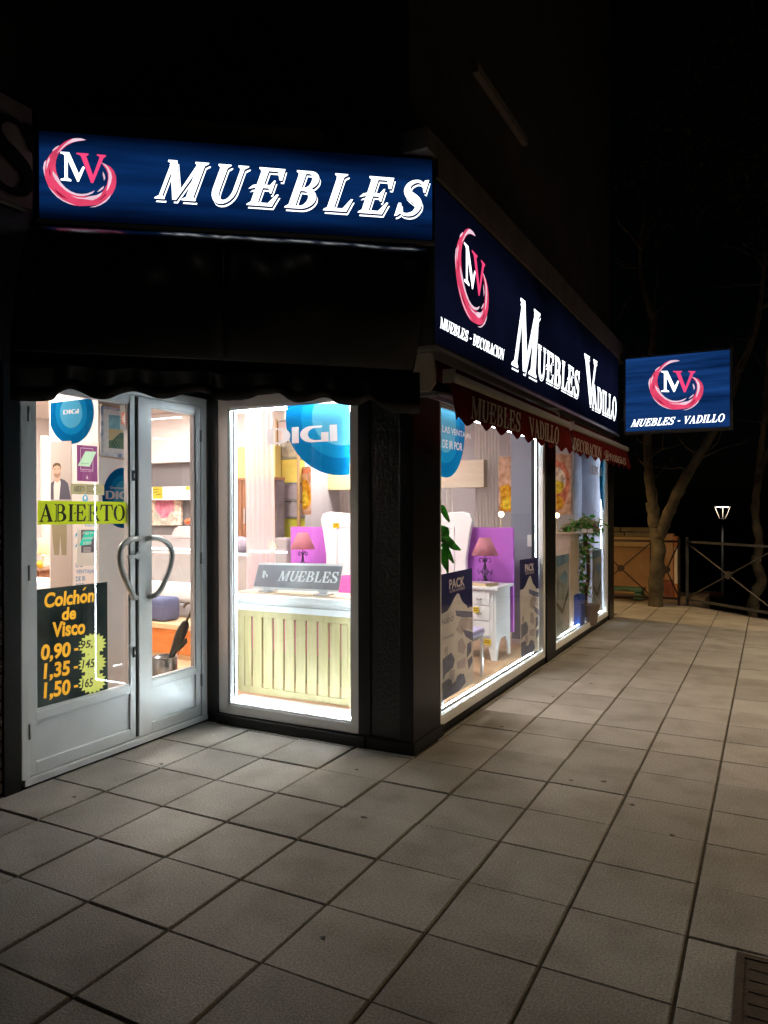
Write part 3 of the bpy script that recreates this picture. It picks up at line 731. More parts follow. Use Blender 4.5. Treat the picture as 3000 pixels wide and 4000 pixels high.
ART = dict(
 ring=[(875, 225), (790, 197), (700, 195), (600, 205), (500, 250), (400, 325), (300, 400), (210, 500), (150, 600), (110, 680), (95, 760), (110, 860), (135, 960), (190, 1090), (260, 1190), (350, 1285), (450, 1355), (550, 1402), (650, 1435), (750, 1447), (850, 1445), (950, 1440), (1080, 1425), (1200, 1380), (1290, 1310), (1370, 1220), (1425, 1110), (1443, 1000), (1438, 900), (1400, 800), (1330, 720), (1240, 675), (1160, 645),
       (1200, 700), (1250, 765), (1280, 840), (1290, 930), (1270, 1040), (1225, 1130), (1160, 1205), (1090, 1255), (1000, 1262), (900, 1270), (800, 1262), (700, 1240), (620, 1205), (540, 1160), (470, 1095), (410, 1010), (360, 900), (325, 800), (315, 700), (325, 600), (360, 500), (430, 410), (520, 330), (620, 275), (700, 250), (780, 240)],
 pale=[[(875, 225), (790, 197), (700, 195), (640, 200), (560, 245), (470, 320), (400, 400), (340, 470), (390, 440), (470, 355), (560, 295), (650, 262), (740, 243), (800, 238)],
       [(385, 325), (320, 360), (270, 405), (255, 440), (300, 410), (350, 375)],
       [(145, 600), (110, 640), (90, 740), (105, 830), (125, 900), (120, 800), (135, 690)],
       [(205, 540), (165, 620), (150, 700), (155, 780), (180, 680), (210, 600)],
       [(262, 800), (290, 830), (350, 900), (420, 1020), (500, 1110), (600, 1180), (700, 1218), (800, 1230), (900, 1220), (985, 1190), (1040, 1165), (1000, 1215), (920, 1250), (820, 1268), (720, 1262), (620, 1230), (510, 1170), (400, 1070), (310, 960), (270, 880)],
       [(590, 1255), (720, 1290), (850, 1300), (960, 1270), (1080, 1250), (1190, 1190), (1150, 1260), (1080, 1310), (1000, 1345), (920, 1335), (860, 1325), (720, 1310)],
       [(1160, 645), (1220, 690), (1270, 760), (1300, 850), (1300, 960), (1280, 1080), (1260, 1180), (1300, 1130), (1345, 1020), (1365, 920), (1345, 820), (1290, 730), (1240, 680)],
       [(1195, 815), (1190, 870), (1210, 950), (1215, 985), (1240, 930), (1225, 870)],
       [(1215, 1080), (1150, 1130), (1085, 1195), (1140, 1175), (1200, 1130)],
       [(945, 1475), (1060, 1450), (1160, 1405), (1260, 1330), (1350, 1230), (1320, 1300), (1250, 1375), (1150, 1435), (1050, 1470)],
       [(190, 1095), (260, 1195), (350, 1290), (450, 1360), (560, 1410), (690, 1440), (560, 1390), (450, 1335), (350, 1260), (270, 1180)]],
 dark=[[(205, 720), (200, 850), (225, 920), (222, 800)], [(290, 1130), (350, 1220), (430, 1280), (540, 1320), (470, 1270), (390, 1200)], [(1250, 1210), (1180, 1290), (1090, 1350), (1170, 1320), (1240, 1260)]],
 M=[(410, 450), (570, 460), (748, 862), (820, 722), (838, 724), (855, 745), (748, 1000), (722, 1002), (542, 600), (542, 925), (575, 950), (607, 965), (607, 995), (415, 975), (415, 948), (460, 945), (485, 925), (485, 515), (455, 488), (410, 478)],
 V=[(705, 470), (930, 485), (925, 512), (885, 530), (1012, 890), (1132, 562), (1118, 532), (1085, 525), (1085, 498), (1252, 514), (1250, 542), (1205, 570), (1015, 1028), (975, 1028), (790, 540), (762, 510), (705, 494)])
def logo(q, n, par):
    f = quad_map(q); n = V3(n).normalized(); g = lambda p, k: f((p[0]-90)/1355, 1-(p[1]-195)/1285)+n*k
    MB().prism([g(p, .001) for p in ART['ring']], n*.001).build('logo_swirl', PINK, par)
    for nm, mt, ps, k in (('swirl_highlight', PALE, ART['pale'], .0025), ('swirl_shade', DPINK, ART['dark'], .0022)):
        mb = MB()
        for i, p in enumerate(ps): mb.prism([g(q_, k+i*.0003) for q_ in p], n*.0005)
        mb.build(nm, mt, par)
    MB().prism([g(p, .005) for p in ART['M']], n*.001).build('logo_letter', WHT, par)
    MB().prism([g(p, .0062) for p in ART['V']], n*.001).build('logo_letter', HPINK, par)
def lit_word(s, q, n, par, sh=None, track=0.):
    f = V3(n).normalized()
    if sh:
        serif(s, [p+f*.001 for p in q], n, WHT, par, thk=.0005, name='letter_drop_line', du=sh[0], dv=sh[1], track=track)
        serif(s, [p+f*.0028 for p in q], n, GAPM, par, thk=.0005, name='letter_gap', du=sh[0]*.6, dv=sh[1]*.6, track=track)
    serif(s, [p+f*.0048 for p in q], n, WHT, par, thk=.0008, track=track)
# --- sign over the door, set across the recessed corner
A, B = V3((-3.517, 2.658, 0)), V3((-1.752, 3.978, 0)); dA = (B-A).normalized(); nA = V3((dA.y, -dA.x, 0))
PA = Pl(A, nA); nA = PA.n
s1 = thing('illuminated_sign', 'blue lit sign with pink swirl logo and slanted white word over the door', 'sign', (-2.63, 3.32, 3.07), 'illuminated shop signs')
zt, zb = 3.555, 3.06
MB().prism([A+V3((0, 0, zb))-nA*.004, B+V3((0, 0, zb))-nA*.004, B+V3((0, 0, zb))-nA*.16, A+V3((0, 0, zb))-nA*.16], (0, 0, zt-zb)).build('housing', HOUS, s1, bevel=.004)
e = .012
pan = [A+dA*e+V3((0, 0, zb+e)), B-dA*e+V3((0, 0, zb+e)), B-dA*e+V3((0, 0, zt-e)), A+dA*e+V3((0, 0, zt-e))]
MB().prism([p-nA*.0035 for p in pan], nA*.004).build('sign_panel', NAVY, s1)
logo(pxquad(PA, [(169, 541), (455, 541), (455, 812), (169, 812)], .001), nA, s1)
lit_word('MUEBLES', pxquad(PA, [(659, 626), (1676, 708), (1632, 848), (602, 776)], .001), nA, s1, sh=(.010, -.08), track=.2)
mb = MB(); mb.bar(A+V3((0, 0, zb-.012))+nA*.004, B+V3((0, 0, zb-.012))+nA*.004, .03, .022); mb.build('trim', ALUD, s1)
# --- long sign on the side facade
XS = -1.752; PS = PX(XS)
s2 = thing('illuminated_sign', 'long dark blue lit sign with two white words above the red awnings', 'sign', (-1.83, 7.0, 2.45), 'illuminated shop signs')
MB().box((-1.925, 3.975, 2.455), (XS-.004, 9.93, 3.445)).build('housing', HOUS, s2, bevel=.004)
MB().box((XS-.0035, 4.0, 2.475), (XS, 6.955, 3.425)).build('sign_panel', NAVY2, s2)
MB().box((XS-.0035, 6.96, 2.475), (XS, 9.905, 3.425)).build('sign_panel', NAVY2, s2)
MB().box((-1.93, 3.965, 2.43), (XS+.012, 9.94, 2.453)).build('trim', TRIM, s2, bevel=.002)
MB().box((-1.90, 3.955, 2.50), (-1.875, 3.974, 3.20)).build('cable_cover', M('cream_cover', (.45, .40, .28), .6), s2)
logo(pxquad(PS, [(1776, 840), (1908, 962), (1908, 1305), (1776, 1224)], .001), (1, 0, 0), s2)
lit_word('MUEBLES - DECORACION', pxquad(PS, [(1719, 1238), (1968, 1366), (1963, 1408), (1716, 1281)], .001), (1, 0, 0), s2)
lit_word('M', pxquad(PS, [(2032, 1163), (2108, 1226), (2092, 1478), (1994, 1424)], .001), (1, 0, 0), s2, sh=(.05, -.05))
lit_word('UEBLES', pxquad(PS, [(2100, 1343), (2262, 1453), (2258, 1555), (2096, 1468)], .001), (1, 0, 0), s2, sh=(.012, -.07))
lit_word('V', pxquad(PS, [(2281, 1380), (2331, 1412), (2326, 1592), (2281, 1573)], .001), (1, 0, 0), s2, sh=(.04, -.045))
lit_word('ADILLO', pxquad(PS, [(2311, 1497), (2407, 1556), (2405, 1640), (2311, 1594)], .001), (1, 0, 0), s2, sh=(.014, -.07))
# --- projecting box sign at the far end
YP = 10.0; PP = PY(YP)
s3 = thing('illuminated_sign', 'square blue lit box sign projecting from the far end of the facade', 'sign', (-1.05, 10.1, 2.4), 'illuminated shop signs')
tl, tr, br, bl = pxquad(PP, [(2442, 1400), (2852, 1364), (2856, 1668), (2441, 1690)])
zt3, zb3 = (tl.z+tr.z)/2, (bl.z+br.z)/2; xa, xb = (tl.x+bl.x)/2, (tr.x+br.x)/2
MB().box((xa-.02, YP+.004, zb3-.02), (xb+.02, YP+.20, zt3+.02)).build('housing', HOUS, s3, bevel=.005)
MB().box((xa+.01, YP, zb3+.01), (xb-.01, YP+.0035, zt3-.01)).build('sign_panel', NAVY3, s3)
MB().box((xa+.01, YP+.2005, zb3+.01), (xb-.01, YP+.204, zt3-.01)).build('sign_panel', NAVY3, s3)
mb = MB(); mb.box((-1.95, YP+.07, zb3+.15), (xa-.02, YP+.13, zb3+.2)); mb.box((-1.95, YP+.07, zt3-.25), (xa-.02, YP+.13, zt3-.2)); mb.build('bracket', HOUS, s3)
logo(pxquad(PP, [(2533, 1414), (2748, 1398), (2748, 1599), (2533, 1611)], .001), (0, -1, 0), s3)
lit_word('MUEBLES - VADILLO', pxquad(PP, [(2476, 1639), (2834, 1616), (2827, 1647), (2463, 1668)], .001), (0, -1, 0), s3)

# ================================================================== AWNINGS
VINYL = M('black_vinyl', (.008, .008, .009), .24, var=.3, scale=4, bump=.08, bscale=9)
aw = thing('black_awning', 'black vinyl awning with scalloped edge over the recessed door', 'awning', (-2.65, 3.2, 2.05))
VA, VB = V3((-3.47, 2.462, 0)), V3((-1.875, 3.945, 0)); dV = (VB-VA).normalized(); PV = Pl(VA, (dV.y, -dV.x, 0)); nV = PV.n
TA, TB = V3((-3.50, 2.63, 3.0)), V3((-1.80, 3.91, 3.0))
def cover(u, v):
    """fabric leaves the roller under the sign, rolls over a fold and falls to the front tube"""
    a = TA.lerp(TB, u); q = VA.lerp(VB, u)+V3((0, 0, 2.30)); k = .22
    if v < k: t = v/k; s_ = .17*(1-math.cos(t*math.pi/2)); out = math.sin(t*math.pi/2)
    else: t = (v-k)/(1-k); s_ = .17+.83*t; out = math.cos(t*math.pi/2)**.8
    seam = .010*math.exp(-((u-.46-.03*v)/.008)**2)
    wr = .006*math.sin(u*19+v*4)+.004*math.sin(u*41-v*7)
    return a.lerp(q, s_)+nV*(.21*out*(.7+.3*math.sin(math.pi*u))+wr*out-seam)
MB().grid(cover, 140, 44).build('awning_cover', VINYL, aw, smooth=True, thick=.003)
sp = [(40, 1560), (82, 1567), (195, 1565), (227, 1538), (269, 1520), (311, 1530), (369, 1556), (422, 1559), (469, 1540), (517, 1529), (559, 1538), (612, 1556), (659, 1556), (717, 1540), (781, 1531), (821, 1543), (845, 1560), (897, 1567), (970, 1559), (1023, 1539), (1087, 1537), (1129, 1562), (1166, 1573), (1213, 1567), (1255, 1554), (1287, 1556), (1324, 1578), (1398, 1584), (1427, 1566), (1460, 1566), (1509, 1604), (1599, 1615), (1640, 1612)]
sps = spline(sp, 4)
mb = MB(); vs_ = []; fs_ = []
for k, q in enumerate(sps):
    p = PV.at(q.x, q.y)
    for j in range(4):
        z = p.z+(2.30-p.z)*j/3
        vs_.append(V3((p.x, p.y, z))+nV*(.004*math.sin(k*.5)*(1-j/3)))
    if k: a_ = (k-1)*4; fs_ += [(a_+j, a_+4+j, a_+5+j, a_+1+j) for j in range(3)]
MB().add(vs_, fs_).build('scalloped_valance', VINYL, aw, smooth=True, thick=.003)
mb = MB(); mb.tube([VA+V3((0, 0, 2.30))-nV*.012, VB+V3((0, 0, 2.30))-nV*.012], .012); mb.build('front_tube', HOUS, aw)
mb = MB(); mb.tube([TA+V3((0, 0, .0))-nV*.05, TB-nV*.05], .03); mb.build('roller', HOUS, aw)

RED = film('dark_red_canvas', (.15, .017, .016), .12, var=.15, scale=12)
CREAM = M('cream_bar', (.42, .38, .31), .5, var=.1)
LETT = film('faded_letter', (.58, .46, .40), .12, var=.2, scale=30)
XV = -1.655; PVR = PX(XV)
def red_awning(y0, y1, label, n, words):
    a = thing('red_awning', label, 'awning', (-1.75, (y0+y1)/2, 2.0), 'red awnings over the side windows')
    prof = [(-1.66, 2.232), (-1.635, 2.24), (-1.63, 2.262), (-1.64, 2.29), (-1.665, 2.296), (-1.685, 2.28), (-1.685, 2.25)]
    MB().prism([V3((x, y0, z)) for x, z in prof], (0, y1-y0, 0)).build('front_bar', CREAM, a, bevel=.003)
    MB().prism([V3((x, y0-.012, z)) for x, z in [(-1.62, 2.225), (-1.62, 2.305), (-1.70, 2.305), (-1.70, 2.225)]], (0, .012, 0)).build('bar_end_cap', CREAM, a, bevel=.004)
    # rolled-up fabric and cassette behind the bar
    mb = MB(); mb.tube([V3((-1.80, y0+.05, 2.33)), V3((-1.80, y1-.02, 2.33))], .055, 14); mb.build('fabric_roll', RED, a, smooth=True)
    mb = MB().grid(lambda u, v: (-1.78+.105*v, y0+.05+(y1-y0-.07)*u, 2.385-.095*v-.01*math.sin(math.pi*v)), 8, 6); mb.build('awning_fabric', RED, a, thick=.002)
    mb = MB(); mb.prism([V3((x, y0+.03, z)) for x, z in [(-1.915, 2.19), (-1.80, 2.19), (-1.765, 2.24), (-1.76, 2.30), (-1.775, 2.41), (-1.80, 2.425), (-1.915, 2.425)]], (0, .022, 0)); mb.build('cassette_end', CREAM, a, bevel=.004)
    mb = MB(); mb.box((-1.90, y0+.06, 2.17), (-1.78, y0+.11, 2.195)); mb.box((-1.90, y0+.06, 2.185), (-1.885, y1-.02, 2.215)); mb.build('mounting_rail', ALUD, a, bevel=.002)
    mb = MB(); mb.tube([V3((-1.87, y0+.12, 2.205)), V3((-1.72, y0+.6, 2.22)), V3((-1.69, y0+.1, 2.25))], .014); mb.build('folding_arm', ALUD, a)
    N = n*10; vs_ = []; fs_ = []
    for k in range(N+1):
        t = k/N; y = y0+(y1-y0)*t; ph = (t*n) % 1
        zb_ = 1.985+.045*(abs(math.cos(math.pi*(ph-0.0)))**1.6 if k not in (0, N) else .4)
        for j in range(5):
            v = j/4; z = 2.238+(zb_-2.238)*v
            vs_.append(V3((XV+.045*v+.006*math.sin(y*9)*v, y+.0*v, z)))
        if k: q = (k-1)*5; fs_ += [(q+j, q+5+j, q+6+j, q+1+j) for j in range(4)]
    MB().add(vs_, fs_).build('scalloped_valance', RED, a, smooth=True, thick=.0015)
    pv = Pl((XV+.014, 0, 2.238), V3((1, 0, .17)))
    for s, q, kind in words:
        qq = pxquad(pv, q, .0)
        if kind: serif(s, qq, pv.n, LETT, a, thk=.001)
        else: text(s, qq, pv.n, LETT, a, 'lettering', bold=.01, off=.001)
    return a
red_awning(3.985, 6.86, 'nearer red awning with faded two-word lettering on its scalloped valance', 9,
           [('MUEBLES', [(1843, 1547), (2033, 1613), (2032, 1690), (1839, 1634)], 1), ('VADILLO', [(2066, 1628), (2184, 1671), (2181, 1738), (2070, 1703)], 1)])
red_awning(6.92, 10.0, 'further red awning with faded lettering and phone number, lit by the street', 9,
           [('DECORACION', [(2241, 1708), (2349, 1748), (2349, 1793), (2240, 1756)], 1), ('\u260e910065615', [(2360, 1757), (2444, 1785), (2444, 1823), (2360, 1799)], 0)])

# ================================================================== STICKERS AND POSTERS ON GLASS
BLU1 = film('sticker_deep_blue', (.003, .115, .28), .55); BLU2 = film('sticker_mid_blue', (.007, .18, .37), .55); BLU3 = film('sticker_light_blue', (.075, .31, .46), .55)
SWHT = film('sticker_white', (.62, .58, .58), .5); SGREY = film('sticker_clear_grey', (.45, .43, .43), .5)
LIME = film('lime_card', (.40, .56, .03), .5, col2=(.33, .48, .025)); BLK = M('black_ink', (.008, .010, .008), .6)
PB = lambda o: PX(o)
DG = PX(-3.5415)     # inside face of the door glass
FG = PY(4.0315)      # inside face of the front window glass
SG = PX(-1.9525)     # inside face of the side window glass
def base_of(pl, px): ps = [pl.at(*q) for q in px]; return sum(ps, V3((0, 0, 0)))/len(ps)-V3((0, 0, (max(p.z for p in ps)-min(p.z for p in ps))/2))
def clipn(p, cl):
    for a, b_, c in cl: p = clip_poly(p, a, b_, c) if p else p
    return p
def round_sticker(label, pl, rings, clips, word=None, extra=()):
    t = thing('round_sticker', label, 'sticker', base_of(pl, rings[0]), 'blue round phone-shop stickers')
    S = Sheet(pl, t)
    for k, (r_, mt) in enumerate(zip(rings, (BLU1, BLU2, BLU3))):
        p = clipn(r_, clips)
        if len(p) > 2: S.poly(('outer_ring', 'middle_ring', 'inner_disc')[k], mt, p)
    if word: S.serif(word[0], word[1], SWHT)
    for s_, q, mt in extra: S.text(s_, q, mt, bold=.015)
    S.build(); return t
round_sticker('large blue round sticker in the top right of the front window', FG,
              [ell(1329, 1637, 213, 220), ell(1332, 1632, 156, 158), ell(1334, 1628, 116, 112)], [(1, 0, 1366), (0, -1, -1577)],
              ('digi', [(1042, 1675), (1316, 1658), (1318, 1722), (1042, 1737)]))
yc, zc = onx(1816, 1690, -1.9525).y-.36, onx(1741, 1866, -1.9525).z+.36
def wring(r_): return [proj((-1.9525, yc+r_*math.cos(a), zc+r_*math.sin(a)))[:2] for a in [2*math.pi*k/48 for k in range(48)]]
gl_ = proj((-1.9525, 4.482, 1.5))[0]
round_sticker('half hidden blue round sticker with white slogan at the left of the first side window', SG,
              [wring(.36), wring(.26), wring(.19)], [(-1, 0, -gl_-1)], None,
              [('LAS VENTAJAS', [(1728, 1660), (1840, 1696), (1840, 1722), (1728, 1695)], SWHT), ('DE IR POR', [(1728, 1715), (1806, 1732), (1806, 1762), (1728, 1748)], SWHT)])
yc, zc = 10.12, 1.86
gr_ = proj((-1.9525, 10.015, 1.5))[0]
round_sticker('blue round sticker cut by the far edge of the second side window', SG, [wring(.42), wring(.31), wring(.22)], [(1, 0, gr_-1)],
              ('digi', [(2308, 1813), (2350, 1828), (2350, 1860), (2308, 1852)]))
CA = PY(3.4828); CB = PX(-3.9988)
topc = (-.1185, -1, -(1574.5+.1185*195.5))   # slanting upper cut
round_sticker('blue round sign on the white column seen high through the left door leaf', CA,
              [ell(278, 1611, 88, 123), ell(278, 1611, 62, 87), ell(278, 1611, 43.5, 61)], [(-1, 0, -197), topc],
              ('digi', [(247, 1602), (308, 1597), (308, 1614), (247, 1619)]))
round_sticker('blue round dealer sign behind the lime card on the door', CB,
              [ell(480, 1945, 80, 118), ell(480, 1945, 55, 90), ell(480, 1945, 36, 68)], [],
              ('dig', [(413, 1917), (505, 1920), (505, 1951), (413, 1949)]), [('Distribuidor oficial', [(430, 1900), (530, 1903), (530, 1912), (430, 1910)], SWHT)])
# lime open card
t = thing('open_sign', 'lime green card with black stencil lettering on the left door leaf', 'sign', base_of(DG, [(147, 1955), (509, 1961), (509, 2045), (146, 2050)]))
S = Sheet(DG, t, .0006).poly('card', LIME, [(147, 1955), (504, 1961), (504, 2045), (146, 2050)])
S.serif('ABIERTO', [(155, 1968), (488, 1972), (488, 2034), (153, 2039)], BLK)
for x in (223, 298.5, 348.5, 459.5): S.poly('stencil_gap', LIME, [(x-1.3, 1966), (x+1.3, 1966), (x+1.3, 2042), (x-1.3, 2042)])
S.build()
# price poster
t = thing('price_poster', 'dark mattress price poster with yellow writing and green stars on the door', 'poster', base_of(DG, [(143, 2303), (419, 2273), (421, 2700), (142, 2771)]))
S = Sheet(DG, t, .0006).poly('sheet', film('poster_dark', (.030, .048, .048), .25, var=.6, scale=3, col2=(.07, .11, .115)), [(143, 2303), (419, 2273), (421, 2700), (142, 2771)])
YEL = film('poster_yellow', (.80, .50, .05), .6)
for s_, q in [('Colchon', [(174, 2316), (368, 2297), (368, 2351), (172, 2376)]), ('de', [(242, 2374), (297, 2368), (297, 2418), (242, 2425)]), ('Visco', [(205, 2431), (333, 2418), (333, 2477), (206, 2491)]),
             ('0,90', [(160, 2519), (276, 2507), (276, 2574), (160, 2591)]), ('1,35', [(170, 2592), (273, 2579), (273, 2646), (170, 2664)]), ('1,50', [(170, 2666), (275, 2653), (275, 2722), (170, 2740)])]:
    S.text(s_, q, YEL, bold=.034, shear=.08)
S.poly('accent', YEL, [(322, 2304), (333, 2293), (338, 2294), (327, 2307)])
STAR = film('star_green', (.60, .78, .22), .6)
for k, (cx, cyy, s_, q) in enumerate([(361, 2518, '95,', [(315, 2504), (362, 2499), (362, 2533), (315, 2539)]), (361, 2592, '145', [(321, 2578), (370, 2572), (370, 2606), (321, 2612)]), (361, 2664, '165', [(319, 2653), (364, 2647), (364, 2682), (319, 2688)])]):
    pts = [(cx+(56 if i % 2 == 0 else 44)*math.cos(2*math.pi*i/36), cyy+(47 if i % 2 == 0 else 37)*math.sin(2*math.pi*i/36)-.12*(56 if i % 2 == 0 else 44)*math.cos(2*math.pi*i/36)) for i in range(36)]
    S.poly('price_star', STAR, pts); S.text(s_, q, BLK, bold=.02, shear=.15)
for cx, cyy in ((298, 2537), (296, 2607), (297, 2681)): S.poly('dash', YEL, [(cx-8, cyy-4), (cx+8, cyy-6), (cx+8, cyy+3), (cx-8, cyy+5)])
S.build()
# smaller sheets on the door glass
t = thing('purple_poster', 'purple notice with a slanted mint leaflet on the left door leaf', 'poster', base_of(DG, [(300, 1737), (380, 1744), (381, 1882), (301, 1878)]))
ln = film('thin_line', (.62, .52, .62), .5)
S = Sheet(DG, t, .0006).poly('sheet', film('notice_purple', (.22, .07, .20), .55), [(300, 1737), (380, 1744), (381, 1882), (301, 1878)])
S.poly('frame_line', ln, [(314, 1748), (364, 1752), (364, 1838), (314, 1834)], [[(316, 1750.5), (362, 1754.5), (362, 1835.5), (316, 1831.5)]])
S.poly('leaflet', film('leaflet_mint', (.46, .76, .56), .6), [(334, 1762), (376, 1765), (350, 1823), (304, 1819)])
S.text('Financiación', [(318, 1807), (347, 1808), (347, 1813), (318, 1812)], film('ink_green', (.1, .25, .17), .3), bold=.01)
S.text('Muebles y descanso', [(315, 1838), (365, 1840), (365, 1845), (315, 1843)], ln, bold=.01)
S.poly('emblem', ln, [(339, 1858), (342, 1858), (345, 1871), (336, 1871)]); S.build()
t = thing('small_open_card', 'small olive card with tiny stencil word above the lime card', 'card', base_of(DG, [(277, 1888), (405, 1892), (407, 1933), (277, 1930)]))
S = Sheet(DG, t, .0006).poly('card', film('card_olive', (.32, .33, .20), .55), [(277, 1889), (407, 1893), (407, 1934), (276, 1930)])
S.serif('ABIERTO', [(288, 1898), (331, 1900), (332, 1919), (288, 1920)], BLK); S.poly('divider', BLK, [(340, 1893), (341.5, 1893), (341.5, 1931), (340, 1931)])
for k in range(3): S.poly('printed_line', BLK, [(344, 1899+k*10), (362-5*(k % 2), 1900+k*10), (362-5*(k % 2), 1902+k*10), (344, 1901+k*10)])
S.build()
t = thing('grey_notice', 'grey payment notice with a turquoise stripe below the lime card', 'poster', base_of(DG, [(301, 2068), (383, 2068), (382, 2207), (300, 2211)]))
S = Sheet(DG, t, .0006).poly('sheet', film('notice_grey', (.60, .57, .52), .5), [(301, 2069), (383, 2069), (382, 2207), (300, 2211)])
S.poly('dark_field', film('notice_charcoal', (.12, .11, .13), .4), [(317, 2069.5), (368, 2070), (367, 2158), (317, 2159)])
S.poly('stripe', film('notice_turquoise', (.04, .56, .42), .6), [(333, 2075), (374, 2074), (350, 2128), (309, 2131)])
for s_, q in (('¡Paga en', [(322, 2077), (364, 2075), (364, 2088), (322, 2090)]), ('cuotas!', [(322, 2096), (366, 2093), (366, 2105), (322, 2108)]), ('sin intereses', [(325, 2113), (358, 2111), (358, 2126), (325, 2128)])): S.text(s_, q, SWHT, bold=.01)
for k in range(4): S.poly('printed_line', SWHT, [(325, 2139+k*5), (355, 2138+k*5), (355, 2140+k*5), (325, 2141+k*5)])
S.build()
t = thing('payment_sticker', 'grey and rust red sticker in the top corner of the left door leaf', 'sticker', base_of(DG, [(470, 1572), (511, 1576), (510, 1683), (470, 1677)]))
S = Sheet(DG, t, .0006).poly('sheet', film('sticker_grey', (.26, .28, .27), .5), [(470, 1572), (503, 1575), (503, 1682), (470, 1677)]).poly('red_field', film('sticker_rust', (.45, .13, .06), .5), [(474, 1611), (502.5, 1614), (502.5, 1661), (474, 1657)])
for k in range(5):
    a = math.pi*k/5; cx, cyy = 489, 1636
    S.poly('star_mark', SWHT, [(cx+math.cos(a+s_)*r_*.62, cyy+math.sin(a+s_)*r_) for s_, r_ in ((-.14, 21), (.14, 21), (math.pi-.14, 21), (math.pi+.14, 21))])
S.build()
# right leaf yellow note
t = thing('yellow_note', 'yellow handwritten note in the right door leaf over the tulip picture', 'note', base_of(DG, [(595, 1901), (635, 1901), (635, 1948), (595, 1948)]))
S = Sheet(DG, t, .0006).poly('sheet', film('note_yellow', (.90, .70, .10), .6), [(597, 1901), (635, 1902), (635, 1948), (597, 1948)])
for k, (a, c_) in enumerate(((599, 620), (600, 617), (611, 628))): S.poly('written_line', M('pencil', (.3, .2, .03), .8), [(a, 1911+k*10), (c_, 1910+k*10), (c_, 1912.5+k*10), (a, 1913.5+k*10)])
S.build()

# posters hung inside the side windows
PAP = film('poster_paper', (.56, .50, .42), .24, var=.12, scale=3); PNV = film('poster_navy', (.030, .030, .075), .25, var=.3)
PG1 = film('poster_taupe', (.34, .29, .25), .3, var=.35, scale=14); PG2 = film('poster_slate', (.12, .12, .155), .3, var=.3, scale=14); PG3 = film('poster_mauve', (.38, .31, .29), .3, var=.2)
def pack_poster(label, fq, full):
    t = thing('furniture_poster', label, 'poster', base_of(SG, fq), 'promotion posters in the side windows')
    S = Sheet(SG, t, -.012); F_ = S.quad(fq)
    def P2(name, mat, pts): S.items.append((name, mat, tri2([(F_(u, v).x, F_(u, v).y) for u, v in pts])))
    qd = lambda u0, v0, u1, v1: quad_map([F_(u0, v1), F_(u1, v1), F_(u1, v0), F_(u0, v0)])
    P2('sheet', PAP, [(0, 0), (1, 0), (1, 1), (0, 1)])
    P2('navy_field', PNV, [(0, 1), (0, .69), (.1, .69), (.2, .70), (.3, .735), (.42, .79), (.5, .815), (.56, .81), (.62, .76), (.67, .73), (.8, .69), (.85, .66), (.9, .67), (1, .66), (1, 1)])
    S.text('PACK', None, PAP, bold=.03, f=qd(.26, .865, .74, .945)); S.text('SUPER AHORRO', None, PG3, bold=.02, f=qd(.27, .835, .75, .86))
    shapes = [([(.44, .68), (1, .62), (1, .57), (.7, .595), (.46, .635)], PG2), ([(.45, .52), (.6, .6), (1, .56), (1, .45), (.8, .50), (.62, .46), (.5, .49)], PG1), ([(.66, .5), (1, .44), (1, .36), (.75, .43)], PG2),
              ([(.5, .42), (.65, .43), (.75, .34), (.68, .29), (.5, .33)], PG3), ([(.08, .40), (.18, .42), (.2, .33), (.1, .34)], PG1), ([(.04, .33), (.3, .35), (.4, .28), (.34, .22), (.12, .2), (.04, .16)], PG2), ([(.46, .25), (.76, .25), (.72, .17), (.46, .19)], PG3),
              ([(.8, .36), (.94, .37), (.94, .28), (.78, .24)], PG2), ([(.8, .22), (.96, .24), (.98, .19), (.84, .13)], PG2), ([(.02, .0), (.02, .14), (.3, .16), (.3, .09), (.42, .1), (.46, .13), (.56, .14), (.68, .12), (.74, .04), (.5, .0)], PG2), ([(.22, .21), (.4, .2), (.36, .12), (.22, .14)], PG3)]
    for s_, m_ in shapes: P2({id(PG1): 'printed_bed', id(PG2): 'printed_sofa', id(PG3): 'printed_chair'}[id(m_)], m_, s_)
    if full:
        S.text('ELIGE TU', None, PG1, bold=.01, f=qd(.05, .645, .38, .675)); S.text('NUEVO', None, PG2, bold=.02, f=qd(.04, .60, .38, .642)); S.text('CANAPES', None, PG2, bold=.01, f=qd(.05, .475, .38, .50))
    S.build()
pack_poster('navy and beige bed-pack poster at the left of the first side window', [(1719, 2245), (1844, 2219), (1850, 2665), (1726, 2740)], True)
pack_poster('navy and beige bed-pack poster at the right end of the first side window', [(2030, 2187), (2104, 2176), (2108, 2540), (2034, 2566)], False)
TEA = film('poster_teal', (.08, .16, .23), .4, var=.4, scale=6, col2=(.2, .3, .33)); DOL = film('poster_dark_v', (.07, .06, .04), .3); PAL = film('poster_pale_green', (.22, .24, .21), .4, var=.25, scale=5, col2=(.36, .34, .28))
def teal_poster(label, fq):
    t = thing('furniture_poster', label, 'poster', base_of(SG, fq), 'promotion posters in the side windows')
    S = Sheet(SG, t, -.012); F_ = S.quad(fq)
    def P2(name, mat, pts): S.items.append((name, mat, tri2([(F_(u, v).x, F_(u, v).y) for u, v in pts])))
    P2('sheet', PAL, [(0, 0), (1, 0), (1, 1), (0, 1)]); P2('blue_header', TEA, [(0, .9), (.3, .86), (1, .9), (1, 1), (0, 1)]); P2('blue_print', TEA, [(.3, .72), (.5, .66), (.8, .6), (.9, .72), (.7, .8)])
    P2('tick_mark', DOL, [(.1, .46), (.5, .31), (.95, .54), (.95, .46), (.52, .24), (.1, .40)]); P2('printed_cabinet', PG1, [(.6, .2), (.85, .22), (.85, .06), (.6, .04)])
    S.build()
